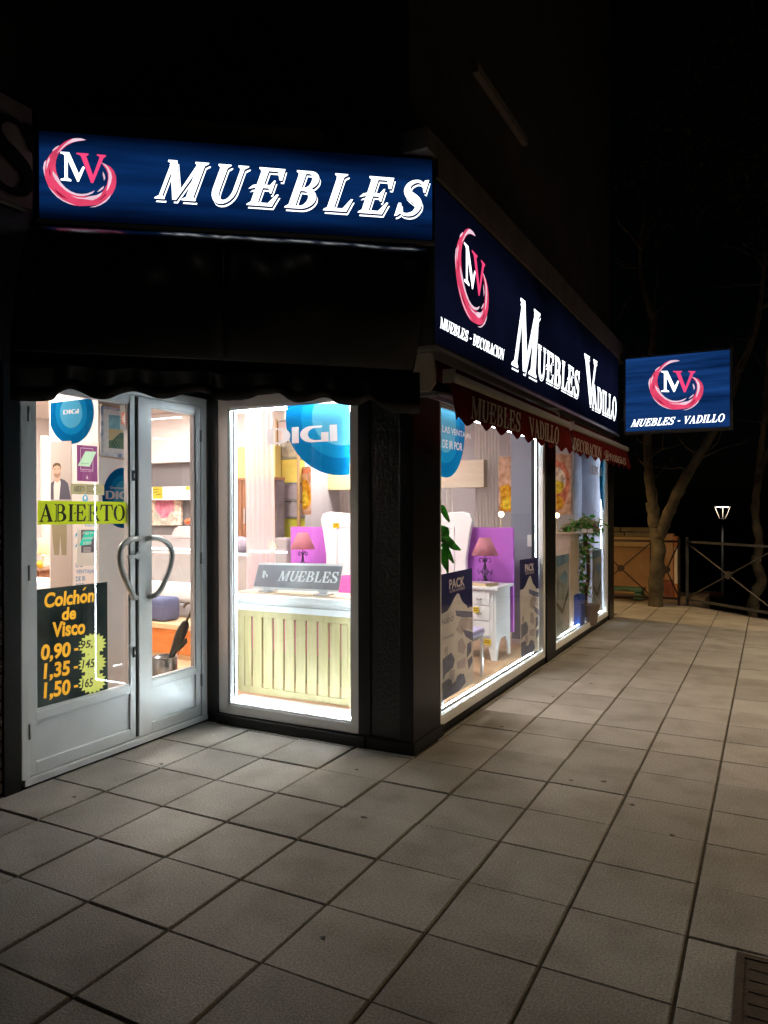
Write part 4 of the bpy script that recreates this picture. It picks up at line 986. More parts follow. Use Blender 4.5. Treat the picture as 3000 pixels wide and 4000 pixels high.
teal_poster('pale poster with teal header and dark tick at the left of the second side window', [(2166, 2174), (2222, 2162), (2224, 2452), (2168, 2500)])
teal_poster('pale poster with teal header and tick at the far right of the second window', [(2314, 2152), (2350, 2142), (2352, 2384), (2312, 2402)])

# poster strips on the white column behind the door
t = thing('man_poster', 'tall poster of a man in dark jacket on the column behind the door', 'poster', base_of(CA, [(198, 1735), (279, 1735), (283, 2310), (198, 2320)]))
GP = film('poster_warm_grey', (.46, .40, .36), .1, var=.12, scale=2)
SKN = film('print_skin', (.52, .34, .25), .1); JKT = film('print_jacket', (.10, .095, .12), .1); TRS = film('print_trousers', (.27, .235, .15), .1, var=.1); HAIR = film('print_hair', (.13, .085, .05), .1)
z1 = lambda pts: [(130+x*.2471, 1530+y*.2471) for x, y in pts]; z2 = lambda pts: [(130+x*.2471, 2030+y*.2471) for x, y in pts]
S = Sheet(CA, t, .002).poly('sheet', GP, [(197, 1725), (279, 1722), (283, 2330), (198, 2345)])
S.poly('trousers', TRS, z2([(280, -300), (530, -300), (530, 250), (525, 560), (450, 560), (425, 250), (410, 560), (330, 560), (300, 250)]))
S.poly('jacket', JKT, z1([(275, 1450), (340, 1400), (430, 1370), (500, 1400), (550, 1450), (600, 1705), (275, 1705)]))
S.poly('shirt', film('print_shirt', (.74, .66, .60), .1), z1([(335, 1410), (425, 1390), (432, 1450), (410, 1705), (325, 1705), (322, 1500)]))
S.poly('neck', SKN, z1([(335, 1340), (425, 1330), (428, 1400), (375, 1440), (335, 1410)])); S.poly('face', SKN, z1(ell(371, 1255, 65, 105, 28)))
S.poly('hair', HAIR, z1([(303, 1230), (310, 1160), (340, 1130), (380, 1122), (425, 1140), (438, 1200), (436, 1250), (425, 1190), (380, 1165), (330, 1180)]))
S.poly('beard', film('print_beard', (.33, .21, .15), .1), z1([(320, 1300), (345, 1290), (380, 1295), (415, 1288), (432, 1250), (430, 1320), (400, 1355), (370, 1365), (335, 1345)]))
for q in ([(328, 1222), (358, 1216), (358, 1226), (328, 1232)], [(385, 1216), (415, 1216), (415, 1226), (385, 1226)]): S.poly('eye', HAIR, z1(q))
S.build()
t = thing('price_banner', 'white banner with blue writing beside the man poster on the column', 'banner', base_of(CA, [(281, 1735), (386, 1720), (388, 2290), (284, 2310)]))
BW = film('banner_white', (.82, .76, .72), .1, var=.02); BT = film('banner_blue', (.13, .27, .48), .1); BT2 = film('banner_cyan', (.10, .38, .60), .1)
S = Sheet(CA, t, .003).poly('sheet', BW, [(281, 1737), (385, 1722), (386, 2290), (285, 2330)])
for s_, q in (('VENTAJAS', [(296, 2225), (374, 2223), (375, 2242), (297, 2246)]), ('DE IR', [(296, 2252), (334, 2250), (334, 2269), (297, 2272)]), ('POR', [(297, 2279), (330, 2277), (330, 2296), (297, 2300)]), ('LAS', [(296, 2200), (324, 2199), (324, 2215), (296, 2217)])): S.text(s_, q, BT)
S.text('2', [(294, 2080), (318, 2080), (318, 2137), (294, 2137)], BT2, bold=.03)
S.poly('round_mark', BT2, ell(333, 1948, 11, 16, 24), [ell(333, 1945, 4.5, 7, 16)]); S.text('Fibra', [(332, 2048), (374, 2047), (374, 2056), (332, 2058)], BT2, bold=.01); S.build()
# painting on the column side
PB_ = CB
t = thing('landscape_painting', 'framed painting of blue sky and green field high behind the door', 'painting', base_of(CB, [(390, 1577), (515, 1595), (515, 1795), (387, 1783)]))
fr = [(388, 1578), (520, 1600), (520, 1800), (386, 1783)]
art(CB, fr, .001, .022, wood('frame_tan', (.35, .24, .15), (.45, .32, .2), .6), t, 'frame')
art(CB, [(393, 1584), (520, 1605), (520, 1794), (391, 1778)], .0232, .002, film('paint_blue_white', (.24, .34, .58), 0, var=.3, scale=16, col2=(.62, .62, .66), contrast=.12), t, 'blue_mount')
art(CB, [(404, 1597), (520, 1614), (520, 1776), (404, 1764)], .0254, .004, M('frame_white_rough', (.66, .64, .64), .8, var=.15, scale=40, bump=.5, bscale=60), t, 'white_moulding', [[(423, 1619), (506, 1628), (506, 1757), (423, 1750)]])
art(CB, [(422, 1618), (507, 1627), (507, 1682), (422, 1673)], .0254, .001, film('paint_sky', (.10, .33, .44), 0, var=.4, scale=14, col2=(.32, .55, .62)), t, 'painted_sky')
art(CB, [(422, 1673), (507, 1682), (507, 1690), (470, 1690), (440, 1718), (422, 1722)], .0254, .001, film('paint_sand', (.55, .42, .22), 0, var=.12), t, 'painted_sand')
gf = art(CB, [(422, 1722), (440, 1718), (470, 1690), (507, 1690), (507, 1758), (422, 1751)], .0254, .001, film('paint_field', (.10, .17, .095), 0, var=.3, scale=9, col2=(.2, .28, .17)), t, 'painted_field')
mb = MB()
for k in range(7):
    x = 428+k*11; mb.prism([CB.at(*p, .0266) for p in ((x, 1750), (x+2.5, 1750), (min(505, x+34), 1700+k*2), (min(503, x+32), 1700+k*2))], CB.n*.0004)
mb.build('painted_furrow', film('paint_furrow', (.045, .075, .04), 0), gf)

# ================================================================== INSIDE THE SHOP
PANEL = emit('ceiling_panel_light', (1.0, .90, .84), 64.0)
FIX = M('fixture_white', (.8, .8, .8), .5)
for k, (x, y, lb) in enumerate([(-2.75, 5.3, 'square ceiling light above the purple bed'), (-4.6, 5.1, 'square ceiling light behind the front window'), (-4.6, 7.9, 'square ceiling light over the rear of the shop'), (-6.5, 4.3, 'square ceiling light deep behind the door'), (-6.5, 6.3, 'square ceiling light before the grey back wall'), (-8.3, 5.4, 'square ceiling light in the far left of the shop'), (-4.9, 3.0, 'square ceiling light just inside the door')]):
    t = thing('ceiling_light', lb, 'light', (x, y, 2.7), 'square ceiling lights')
    mb = MB(); s_ = .33; mb.box((x-s_, y-s_, 2.76), (x+s_, y+s_, 2.797)); mb.build('housing', FIX, t, bevel=.004)
    MB().box((x-.29, y-.29, 2.752), (x+.29, y+.29, 2.759)).build('diffuser', PANEL, t)

CREAMW = wood('cream_ash', (.47, .39, .19), (.58, .49, .27), .5, 'Z', 2.5); WHITEF = M('white_lacquer', (.82, .81, .80), .35, var=.02); TOPW = wood('ash_top', (.62, .46, .32), (.70, .54, .38), .5, 'X')
# slatted cot side standing in the front window
CY = 4.33; PC = PY(CY)
cot = thing('slatted_cot', 'cream slatted cot side with white top rail standing in the front window', 'cot', (-2.75, CY, .14))
r4 = lambda x, y: PC.at(800+x*.5425, 2100+y*.5425)
tlq, trq, brq, blq = r4(283, 570), r4(1028, 618), r4(1028, 1162), r4(283, 1070)
sx0, sx1, sz1, sz0 = tlq.x, trq.x, (tlq.z+trq.z)/2, (blq.z+brq.z)/2
fx0, fx1 = r4(225, 800).x, sx1+.09; fz1 = r4(640, 545).z; tz = r4(640, 425).z
mb = MB(); mb.box((fx0, CY, .14), (sx0, CY+.03, fz1)); mb.box((sx1, CY, .14), (fx1, CY+.03, fz1)); mb.box((sx0, CY, sz1), (sx1, CY+.03, fz1)); mb.box((sx0, CY, .14), (sx1, CY+.03, sz0)); mb.build('frame', CREAMW, cot, bevel=.003)
ed = [285, 335, 411, 488, 566, 644, 725, 806, 888, 973, 1030]
for k in range(10):
    xa_ = r4(ed[k]+(7 if k else 0), 800).x; xb_ = r4(ed[k+1]-7, 800).x
    MB().box((xa_, CY+.006, sz0+.001), (xb_, CY+.022, sz1-.001)).build('slat', CREAMW, cot, bevel=.002)
mb = MB(); mb.box((fx0-.02, CY-.02, fz1+.001), (fx1+.02, CY+.05, fz1+.045)); mb.box((fx0-.015, CY-.012, fz1+.047), (fx1+.015, CY+.05, fz1+.075)); mb.build('rail', WHITEF, cot, bevel=.003)
MB().box((fx0-.04, CY-.03, fz1+.077), (fx1+.03, CY+.32, tz)).build('top_board', WHITEF, cot, bevel=.004)
MB().box((fx0-.035, CY+.02, tz+.001), (fx1+.025, CY+.315, tz+.006)).build('top_veneer', TOPW, cot)
mb = MB()
for x in (fx0, fx1-.05): mb.box((x, CY+.25, .14), (x+.05, CY+.3, fz1+.076))
mb.build('rear_leg', CREAMW, cot)
# leaning display sign on the cot top
PT = PY(CY+.12); ds = thing('display_sign', 'grey slanted counter sign with white word on the cot top', 'sign', base_of(PT, [(988, 2301), (1322, 2314)]))
q = [(1014, 2198), (1342, 2202), (1322, 2314), (988, 2301)]
art(PT, q, -.008, .006, WHITEF, ds, 'board')
art(PT, [(1011, 2206), (1338, 2212), (1324, 2306), (991, 2290)], -.0015, .001, M('display_grey', (.25, .24, .26), .3, var=.08), ds, 'grey_face')
serif('MUEBLES', pxquad(PT, [(1101, 2230), (1324, 2234), (1316, 2278), (1084, 2268)], 0), PT.n, emit('display_white', (.9, .93, .95), .9), ds, thk=.001)
art(PT, [(1028, 2229), (1036, 2229), (1043, 2247), (1046, 2242), (1047, 2245), (1043, 2257), (1034, 2238), (1033, 2258), (1024, 2257)], 0, .0008, emit('display_white', (.9, .93, .95), .9), ds, 'logo_letter')
CLR = M('clear_plastic', (.75, .75, .76), .15, var=.03)
for x in (1040, 1258):
    p = PT.at(x, 2306); MB().box((p.x-.045, CY+.07, tz+.0065), (p.x+.055, CY+.20, tz+.018)).build('foot', CLR, ds, bevel=.004)
    MB().box((p.x-.03, CY+.121, tz+.018), (p.x+.04, CY+.132, tz+.05)).build('foot_clip', CLR, ds)

# bed with white headboard, pink bedding, purple panels, bedside tables and lamps
PINKB = M('pink_bedding', (.62, .09, .33), .8, var=.12, scale=5, bump=.2, bscale=14)
bed = thing('double_bed', 'double bed with carved white headboard and pink bedding', 'bed', (-3.47, 5.9, ZF))
hb = [(-4.29, .1), (-4.29, 1.0), (-4.33, 1.25), (-4.36, 1.38), (-4.33, 1.44), (-4.25, 1.462), (-4.15, 1.455), (-3.9, 1.43), (-3.475, 1.50), (-3.05, 1.43), (-2.8, 1.455), (-2.70, 1.462), (-2.62, 1.44), (-2.59, 1.38), (-2.62, 1.25), (-2.66, 1.0), (-2.66, .1)]
hbo = MB().prism([V3((x, 6.80, z)) for x, z in hb], (0, .06, 0)).build('headboard', WHITEF, bed, bevel=.012)
for xa_, xb_ in ((-4.17, -3.55), (-3.4, -2.78)):
    mb = MB(); mb.box((xa_, 6.788, .55), (xa_+.025, 6.80, 1.32)); mb.box((xb_-.025, 6.788, .55), (xb_, 6.80, 1.32)); mb.box((xa_+.025, 6.788, 1.295), (xb_-.025, 6.80, 1.32)); mb.build('moulding', WHITEF, hbo, bevel=.003)
mb = MB(); mb.box((-4.22, 4.95, .3), (-2.75, 6.79, .58)); mb.build('mattress', PINKB, bed, bevel=.05, seg=3, smooth=True)
MB().box((-4.2, 4.97, ZF), (-2.77, 6.795, .298)).build('base', M('bed_base_brown', (.22, .17, .11), .6), bed, bevel=.01)
for x in (-3.85, -3.1):
    mb = MB().grid(lambda u, v: (x-.34+.68*u, 6.28+.42*v, .60+.14*math.sin(math.pi*u)**.5*math.sin(math.pi*v)**.5+.1*v), 14, 10); mb.build('pillow', PINKB, bed, smooth=True, thick=.02)
MB().grid(lambda u, v: (-4.25+1.53*u, 4.93+1.25*v, .60+.012*math.sin(u*14+v*9)), 24, 16).build('bedspread', PINKB, bed, smooth=True, thick=.015)
PUR = M('purple_panel', (.45, .12, .55), .7, var=.05, scale=3)
tag(MB().box((-2.95, 6.95, .28), (-2.225, 6.985, 1.305)).build('backing_screen', PUR, bevel=.004), 'purple backing panel right of the white headboard, behind the side window', 'panel', 'purple bedside panels')
tag(MB().box((-4.86, 6.95, .28), (-4.0, 6.985, 1.29)).build('backing_screen', PUR, bevel=.004), 'purple backing panel left of the white headboard, seen in the front window', 'panel', 'purple bedside panels')
STEEL = M('brushed_steel', (.55, .55, .56), .3, .9)
def bedside(x0, x1, label):
    t = thing('bedside_table', label, 'bedside table', ((x0+x1)/2, 6.7, ZF), 'white bedside tables')
    y0, y1 = 6.49, 6.92
    mb = MB()
    for sx in (x0, x1):                              # side panels with cut-out foot
        d = .02 if sx == x0 else -.02
        mb.prism([V3((sx, y, z)) for y, z in [(y0, ZF), (y0+.06, ZF), (y0+.08, .2), (y0+.15, .27), (y1-.14, .27), (y1-.08, .2), (y1-.05, ZF), (y1, ZF), (y1-.01, .735), (y0+.01, .735)]], (d, 0, 0))
    mb.build('side_panel', WHITEF, t, bevel=.003)
    mb = MB(); mb.prism([V3((x, y0, z)) for x, z in [(x0+.021, .22), (x0+.12, .255), ((x0+x1)/2, .275), (x1-.12, .255), (x1-.021, .22), (x1-.021, .734), (x0+.021, .734)]], (0, .02, 0)); mb.build('front_panel', WHITEF, t, bevel=.003)
    mb = MB(); mb.prism([V3((x, y0-.004, z)) for x, z in [(x0-.005, ZF), (x0+.045, ZF), (x0+.07, .2), (x0+.021, .26)]], (0, .03, 0)); mb.prism([V3((x, y0-.004, z)) for x, z in [(x1+.005, ZF), (x1-.045, ZF), (x1-.07, .2), (x1-.021, .26)]], (0, .03, 0)); mb.build('leg', WHITEF, t, bevel=.003)
    for z0, z1 in ((.305, .44), (.45, .585), (.595, .715)):
        dr_ = MB().box((x0+.055, y0-.012, z0), (x1-.055, y0-.001, z1)).build('drawer', WHITEF, t, bevel=.003)
        for xx in ((x0+x1)/2-.1, (x0+x1)/2+.1)[:2]:
            mb = MB(); mb.tube(spline([(xx-.02, y0-.012, (z0+z1)/2), (xx-.015, y0-.03, (z0+z1)/2-.012), (xx+.015, y0-.03, (z0+z1)/2-.012), (xx+.02, y0-.012, (z0+z1)/2)], 4), .006, 6); mb.build('pull', STEEL, dr_)
    MB().box((x0-.025, y0-.03, .737), (x1+.03, y1+.01, .765)).build('top', WHITEF, t, bevel=.005)
    return t
bedside(-2.76, -2.245, 'white three-drawer bedside table seen through the first side window')
bedside(-4.72, -4.40, 'white bedside table half hidden behind the cot sign')
SHADE = film('shade_dusty_pink', (.62, .30, .35), .5, var=.06); IRON = M('dark_wrought_iron', (.03, .02, .045), .5, .4)
def iron_lamp(x, y, z, label, s=1.0):
    t = thing('table_lamp', label, 'lamp', (x, y, z), 'dusty pink table lamps')
    mb = MB(); mb.lathe((x, y, z), [(.075*s, 0), (.075*s, .006), (.06*s, .016), (.015*s, .022)], 24); mb.build('base', IRON, t)
    mb = MB(); mb.tube([(x, y, z+.015), (x, y, z+.36*s)], .006*s); mb.tube([(x, y, z+.22*s), (x, y, z+.28*s)], .012*s); mb.tube([(x, y, z+.03), (x, y, z+.08*s)], .012*s); mb.build('stem', IRON, t)
    for a in (0, math.pi, math.pi/2, -math.pi/2):
        P_ = lambda pts: spline([(x+math.cos(a)*r_*s, y+math.sin(a)*r_*s, z+h_*s) for r_, h_ in pts], 4)
        mb = MB(); mb.tube(P_([(.012, .28), (.03, .31), (.06, .315), (.075, .295), (.065, .27), (.05, .28)]), .0045*s, 6); mb.tube(P_([(.012, .24), (.02, .19), (.055, .155), (.085, .145), (.09, .17), (.078, .178)]), .0045*s, 6)
        mb.tube(P_([(.085, .145), (.08, .12), (.07, .125)]), .004*s, 6); mb.tube(P_([(.055, .155), (.03, .12), (.012, .07)]), .0045*s, 6); mb.tube(P_([(.012, .07), (.04, .035), (.075, .03), (.085, .055), (.07, .06)]), .0045*s, 6); mb.build('scroll', IRON, t)
    k = len(mb.v)
    mb = MB(); mb.lathe((x, y, z+.355*s), [(.165*s, 0), (.068*s, .215*s)], 32, caps=False); mb.build('lamp_shade', SHADE, t, smooth=True, thick=.002)
    mb = MB(); mb.tube([(x, y, z+.36*s), (x, y, z+.40*s)], .012*s); mb.build('bulb_holder', IRON, t)
    mb = MB(); mb.ball((x, y, z+.425*s), .028*s); mb.build('bulb', emit('cool_bulb', (.75, .70, 1.0), 22), t, smooth=True)
p = ony(1883, 2272, 6.62); iron_lamp(p.x, 6.70, .766, 'dusty pink lamp with scrolled iron stem on the bedside table in the side window', .78)
p = ony(1187, 2300, 6.7); iron_lamp(p.x, 6.68, .766, 'dusty pink lamp with iron stem left of the bed, above the counter sign', .82)
bk = thing('closed_book', 'mauve book lying on the bedside table beside the iron lamp', 'book', (-2.42, 6.58, .766))
c0 = V3((-2.40, 6.575, 0)); dx, dy = V3((.10, -.03, 0)), V3((.04, .065, 0))
pg = [c0-dx-dy, c0+dx-dy, c0+dx+dy, c0-dx+dy]
MB().prism([p+V3((0, 0, .768)) for p in pg], (0, 0, .026)).build('pages', M('book_pages', (.62, .48, .27), .8), bk)
MB().prism([p+(p-c0)*.03+V3((0, 0, .7945)) for p in pg], (0, 0, .003)).build('cover', M('book_cover', (.42, .30, .42), .6), bk)
# little yellow price tags
TAGY = film('tag_yellow', (.72, .52, .03), .1); TAGI = M('tag_ink', (.2, .12, .01), .8)
def ptag(pl, px, label):
    t = thing('price_tag', label, 'price tag', base_of(pl, px), 'yellow price tags')
    art(pl, px, .001, .0006, TAGY, t, 'card')
    g = quad_map(pxquad(pl, px, .002))
    for k in range(2): MB().prism([g(.15, .62-k*.3), g(.85, .62-k*.3), g(.85, .76-k*.3), g(.15, .76-k*.3)], pl.n*.0003).build('printed_line', TAGI, t)
ptag(PY(6.47), [(1848, 2371), (1871, 2371), (1871, 2394), (1848, 2392)], 'yellow price tag on the upper drawer of the bedside table')
ptag(PY(6.47), [(1889, 2494), (1918, 2499), (1918, 2521), (1889, 2515)], 'yellow price tag on the lowest drawer behind the stool leg')
ptag(PY(6.785), [(1300, 2044), (1325, 2042), (1325, 2062), (1301, 2063)], 'yellow price tag hanging on the white headboard corner')
ptag(PY(7.41), [(726, 1900), (740, 1900), (740, 1913), (726, 1913)], 'tiny yellow price tag on the white shelf edge behind the right door leaf')
# lilac stool near the side window
LIL = M('lilac_seat', (.42, .38, .66), .5, var=.04)
t = thing('lilac_stool', 'lilac padded stool with steel legs inside the first side window', 'stool', (-2.35, 5.9, ZF))
sx_, sy_ = -2.31, 5.72
mb = MB(); mb.box((sx_-.18, sy_-.17, .43), (sx_+.18, sy_+.17, .49)); mb.build('seat', LIL, t, bevel=.025, seg=3, smooth=True)
MB().box((sx_-.165, sy_-.155, .405), (sx_+.165, sy_+.155, .4295)).build('apron', STEEL, t)
for ax in (-1, 1):
    for ay in (-1, 1): MB().box((sx_+ax*.155-.012, sy_+ay*.145-.012, ZF), (sx_+ax*.155+.012, sy_+ay*.145+.012, .4045)).build('leg', STEEL, t, bevel=.002)

# leafy plant at the left of the first side window
LEAF = film('leaf_green', (.05, .27, .04), .4, var=.35, scale=14, col2=(.13, .43, .08)); LEAFP = film('leaf_pale', (.30, .36, .17), .35, var=.3, scale=20, col2=(.55, .52, .33))
def leafquad(mb, base, tip, wd, up, droop=.0, n=6):
    base, tip, up = V3(base), V3(tip), V3(up); d = tip-base; sd = d.cross(up).normalized(); k = len(mb.v)
    for i in range(n+1):
        t = i/n; wv = wd*math.sin(math.pi*min(1, t*.94+.06))**.8*(1-.35*t); c = base+d*t+V3((0, 0, -droop*t*t)); u2 = up.normalized()*.18*wd
        mb.v += [c-sd*wv/2+u2, c, c+sd*wv/2+u2]
    for i in range(n):
        a = k+i*3; mb.f += [(a, a+1, a+4, a+3), (a+1, a+2, a+5, a+4)]
pt = thing('potted_plant', 'broad-leaved green plant at the left inside the first side window', 'plant', (-2.15, 4.62, ZF))
sx_, sy_ = -2.12, 4.70
mb = MB(); mb.lathe((sx_, sy_, ZF), [(.10, 0), (.14, .24), (.15, .26), (.13, .26), (.12, .22)], 20); mb.build('pot', M('dark_pot', (.06, .05, .05), .5), pt)
mb = MB(); mb.tube(spline([(sx_, sy_, .3), (sx_-.02, sy_+.01, .8), (sx_+.01, sy_, 1.2), (sx_, sy_+.02, 1.5)], 5), [.012]*16, 6); mb.build('stem', LEAF, pt)
LPX = [((1715, 1985), (1752, 2035)), ((1712, 2100), (1772, 2118)), ((1716, 2110), (1796, 2146)), ((1722, 2130), (1768, 2196)), ((1718, 2150), (1746, 2236)), ((1700, 2080), (1690, 2130)), ((1716, 2090), (1745, 2060))]
for a, c_ in LPX:
    A_ = onx(*a, -2.06); B_ = onx(*c_, -2.04)
    mb = MB(); leafquad(mb, A_, B_, .115, V3((.8, -.4, .5)), .012); mb.build('leaf', LEAF, pt, smooth=True, thick=.001)
for k in range(9):
    a = random.uniform(0, 6.28); h = random.uniform(.8, 1.5); mb = MB(); leafquad(mb, (sx_, sy_, h), (sx_-.05+.2*math.cos(a)*.6, sy_+.2*math.sin(a), h+random.uniform(-.05, .08)), .07, (0, 0, 1), .05); mb.build('leaf', LEAF, pt, smooth=True, thick=.001)

# curtains, pelmets, pictures behind the bed
CUR = sheer('sheer_curtain', (.93, .89, .87), .22, .55); CURG = sheer('grey_sheer', (.74, .69, .66), .2, .5)
def curtain(x0, x1, y, z0, z1, label, mat, folds=8, amp=.006):
    mb = MB().grid(lambda u, v: (x0+(x1-x0)*u+.01*math.sin(v*5), y+amp*math.sin(u*folds*6.283)+amp*.4*math.sin(u*folds*2.7+1), z0+(z1-z0)*v), folds*8, 6)
    o = mb.build('curtain', mat, smooth=True); o.location.z = z0
    tag(o, label, 'curtain', 'shop curtains')
X_at = lambda px, Y: ony(px, 1900, Y).x
curtain(X_at(958, 5.4), X_at(1072, 5.4), 5.4, ZF+.02, 2.75, 'white sheer curtain hanging left of the glass shelf in the front window', CUR, 6)
curtain(X_at(1222, 8.6), X_at(1390, 8.6), 8.6, .4, 2.1, 'beige curtain hanging behind the purple panel in the front window', CURG, 12)
curtain(X_at(1740, 8.6), X_at(1768, 8.6), 8.6, .4, 2.4, 'narrow white curtain strip behind the headboard in the side window', CUR, 3)
curtain(X_at(1855, 8.5), X_at(1955, 8.5), 8.5, .4, 2.75, 'wide grey sheer curtain behind the pink lamp in the side window', CURG, 8)
curtain(X_at(1868, 8.7)-.0, X_at(1884, 8.7), 8.75, .4, 2.75, 'slim white curtain left of the grey sheer one', CUR, 2)
PEL = wood('pelmet_cream', (.66, .55, .42), (.72, .62, .5), .6, 'X'); YBOX = M('yellow_board', (.72, .60, .20), .6, var=.05)
def pelmet(a, c_, y0, y1, Y, mat, label):
    p, q = ony(a, y0, Y), ony(c_, y1, Y)
    tag(MB().box((p.x, Y, q.z), (q.x, Y+.12, p.z)).build('pelmet', mat, bevel=.004), label, 'pelmet', 'curtain pelmets')
pelmet(1700, 1890, 1802, 1903, 8.3, PEL, 'cream wooden pelmet behind the headboard in the side window')
pelmet(1222, 1395, 1820, 1912, 8.3, M('yellow_cream', (.76, .66, .36), .6, var=.05), 'pale yellow pelmet at the right of the front window')
pelmet(905, 1075, 1748, 1872, 7.2, YBOX, 'yellow pelmet behind the white curtain in the front window')
def painting(px, Y, label, base, blobs, fr=None, pl=None):
    pl = pl or PY(Y); t = thing('painting', label, 'painting', base_of(pl, px), 'flower paintings')
    art(pl, px, -.035, .035, base, t, 'canvas')
    for k, (pts, mt) in enumerate(blobs): art(pl, pts, .001+k*.0006, .0005, mt, t, 'painted_shape')
OR1 = film('paint_peach', (.72, .36, .22), 0, var=.45, scale=10, contrast=.14, col2=(.78, .50, .36)); OR2 = film('paint_orange', (.75, .26, .02), 0, var=.45, scale=16, contrast=.14, col2=(.85, .48, .05)); OR3 = film('paint_yellow', (.85, .52, .05), 0, var=.45, scale=18, contrast=.14); OR4 = film('paint_rose', (.62, .20, .12), 0, var=.45, scale=16, contrast=.14); OR5 = film('paint_pale', (.78, .58, .48), 0, var=.45, scale=16, contrast=.14)
painting([(2150, 1772), (2233, 1776), (2233, 2008), (2150, 2014)], 9.2, 'orange flower painting in the second side window', OR1,
         [(spline([(2150, 1815), (2175, 1800), (2205, 1815), (2222, 1850), (2224, 1900), (2212, 1950), (2195, 1985), (2165, 1995), (2150, 1990)], 4) and [(p.x, p.y) for p in spline([(2150, 1815), (2175, 1800), (2205, 1815), (2222, 1850), (2224, 1900), (2212, 1950), (2195, 1985), (2165, 1995), (2150, 1990)], 4)], OR4),
          ([(p.x, p.y) for p in spline([(2150, 1835), (2180, 1825), (2205, 1850), (2210, 1890), (2190, 1920), (2150, 1915)], 4)], OR5),
          ([(p.x, p.y) for p in spline([(2150, 1880), (2185, 1878), (2205, 1895), (2190, 1925), (2165, 1930), (2150, 1925)], 4)], OR3),
          ([(p.x, p.y) for p in spline([(2150, 1925), (2175, 1935), (2200, 1950), (2195, 1985), (2165, 1990), (2150, 1985)], 4)], OR2),
          ([(p.x, p.y) for p in spline([(2150, 1848), (2175, 1842), (2195, 1858), (2185, 1875), (2150, 1876)], 4)], OR5)])
painting([(1952, 1785), (2010, 1785), (2010, 2002), (1950, 2000)], 8.0, 'narrow peach and orange painting edge behind the sheer curtain', OR1, [([(1955, 1900), (1985, 1890), (2010, 1920), (2010, 1995), (1955, 1995)], OR2), ([(1965, 1950), (1985, 1940), (1995, 1985), (1965, 1990)], OR3)])
painting([(1172, 1825), (1216, 1822), (1216, 2010), (1172, 2012)], 7.45, 'orange flower painting strip right of the glass shelf', OR1,
         [([(p.x, p.y) for p in spline([(1173, 1900), (1190, 1870), (1210, 1900), (1214, 1960), (1195, 1990), (1174, 1985)], 4)], OR2), ([(p.x, p.y) for p in spline([(1178, 1930), (1192, 1915), (1204, 1945), (1194, 1975), (1178, 1970)], 4)], OR3), ([(1173, 1835), (1214, 1830), (1214, 1845), (1173, 1852)], OR4)])
PKP = film('paint_tulip', (.62, .10, .22), 0, var=.3, scale=10, col2=(.75, .35, .42)); LFG = film('paint_sage', (.42, .42, .36), 0, var=.25, scale=12, col2=(.6, .58, .5))
painting([(595, 1916), (714, 1914), (716, 2051), (595, 2052)], 7.55, 'pink tulip painting on the grey wall behind the right door leaf', OR5,
         [([(p.x, p.y) for p in spline([(606, 1975), (612, 1950), (635, 1933), (655, 1940), (672, 1935), (680, 1965), (676, 2000), (650, 2022), (625, 2022), (610, 2000)], 4)], PKP),
          ([(605, 1990), (625, 2015), (632, 2035), (604, 2040), (600, 2012)], LFG), ([(650, 2030), (660, 2008), (674, 1995), (676, 2020), (668, 2040)], LFG), ([(632, 2035), (655, 2032), (668, 2044), (605, 2046)], LFG)])

# lit small lamps
def small_lamp(px, py_top, py_bot, Y, label, col, lit=True, wpx=26, lift=None):
    p = ony(px, py_bot, Y); q = ony(px, py_top, Y); hgt = q.z-p.z; sc_ = (p-CAM).dot(CF)/FPX
    t = thing('bedside_lamp', label, 'lamp', p, 'small shop lamps'); r_ = wpx/2*sc_
    mb = MB(); mb.lathe(p, [(r_*.6, 0), (r_*.6, .01), (.012, .03), (.01, hgt*.4), (.016, hgt*.5)], 16); mb.build('base', M('pale_lamp_base', (.62, .52, .40), .4), t, smooth=True)
    if col == 'cream': mb = MB(); mb.lathe(p+V3((0, 0, hgt*.42)), [(r_*1.05, 0), (r_*.62, hgt*.58)], 24, caps=False); mb.build('lamp_shade', film('shade_'+col, dict(cream=(.8, .74, .62), orange=(.85, .35, .06))[col], .55), t, smooth=True, thick=.002)
    mb = MB(); mb.ball(p+V3((0, 0, hgt*(.5 if col == 'cream' else .72))), .03); mb.build('bulb', emit('warm_bulb', (1, .74, .42), 18), t, smooth=True)
small_lamp(1062, 2112, 2165, 6.3, 'small cream lamp left of the glass shelf in the front window', 'cream', wpx=34)
small_lamp(170, 2100, 2215, 4.7, 'cream lamp glimpsed at the left edge of the door glass', 'cream', wpx=44)
small_lamp(2176, 1985, 2086, 8.8, 'lit bare bulb lamp below the flower painting in the second side window', 'orange', wpx=38)
small_lamp(1958, 1985, 2070, 7.7, 'lit lamp behind the purple panel beside the grey pier', 'orange', wpx=26)

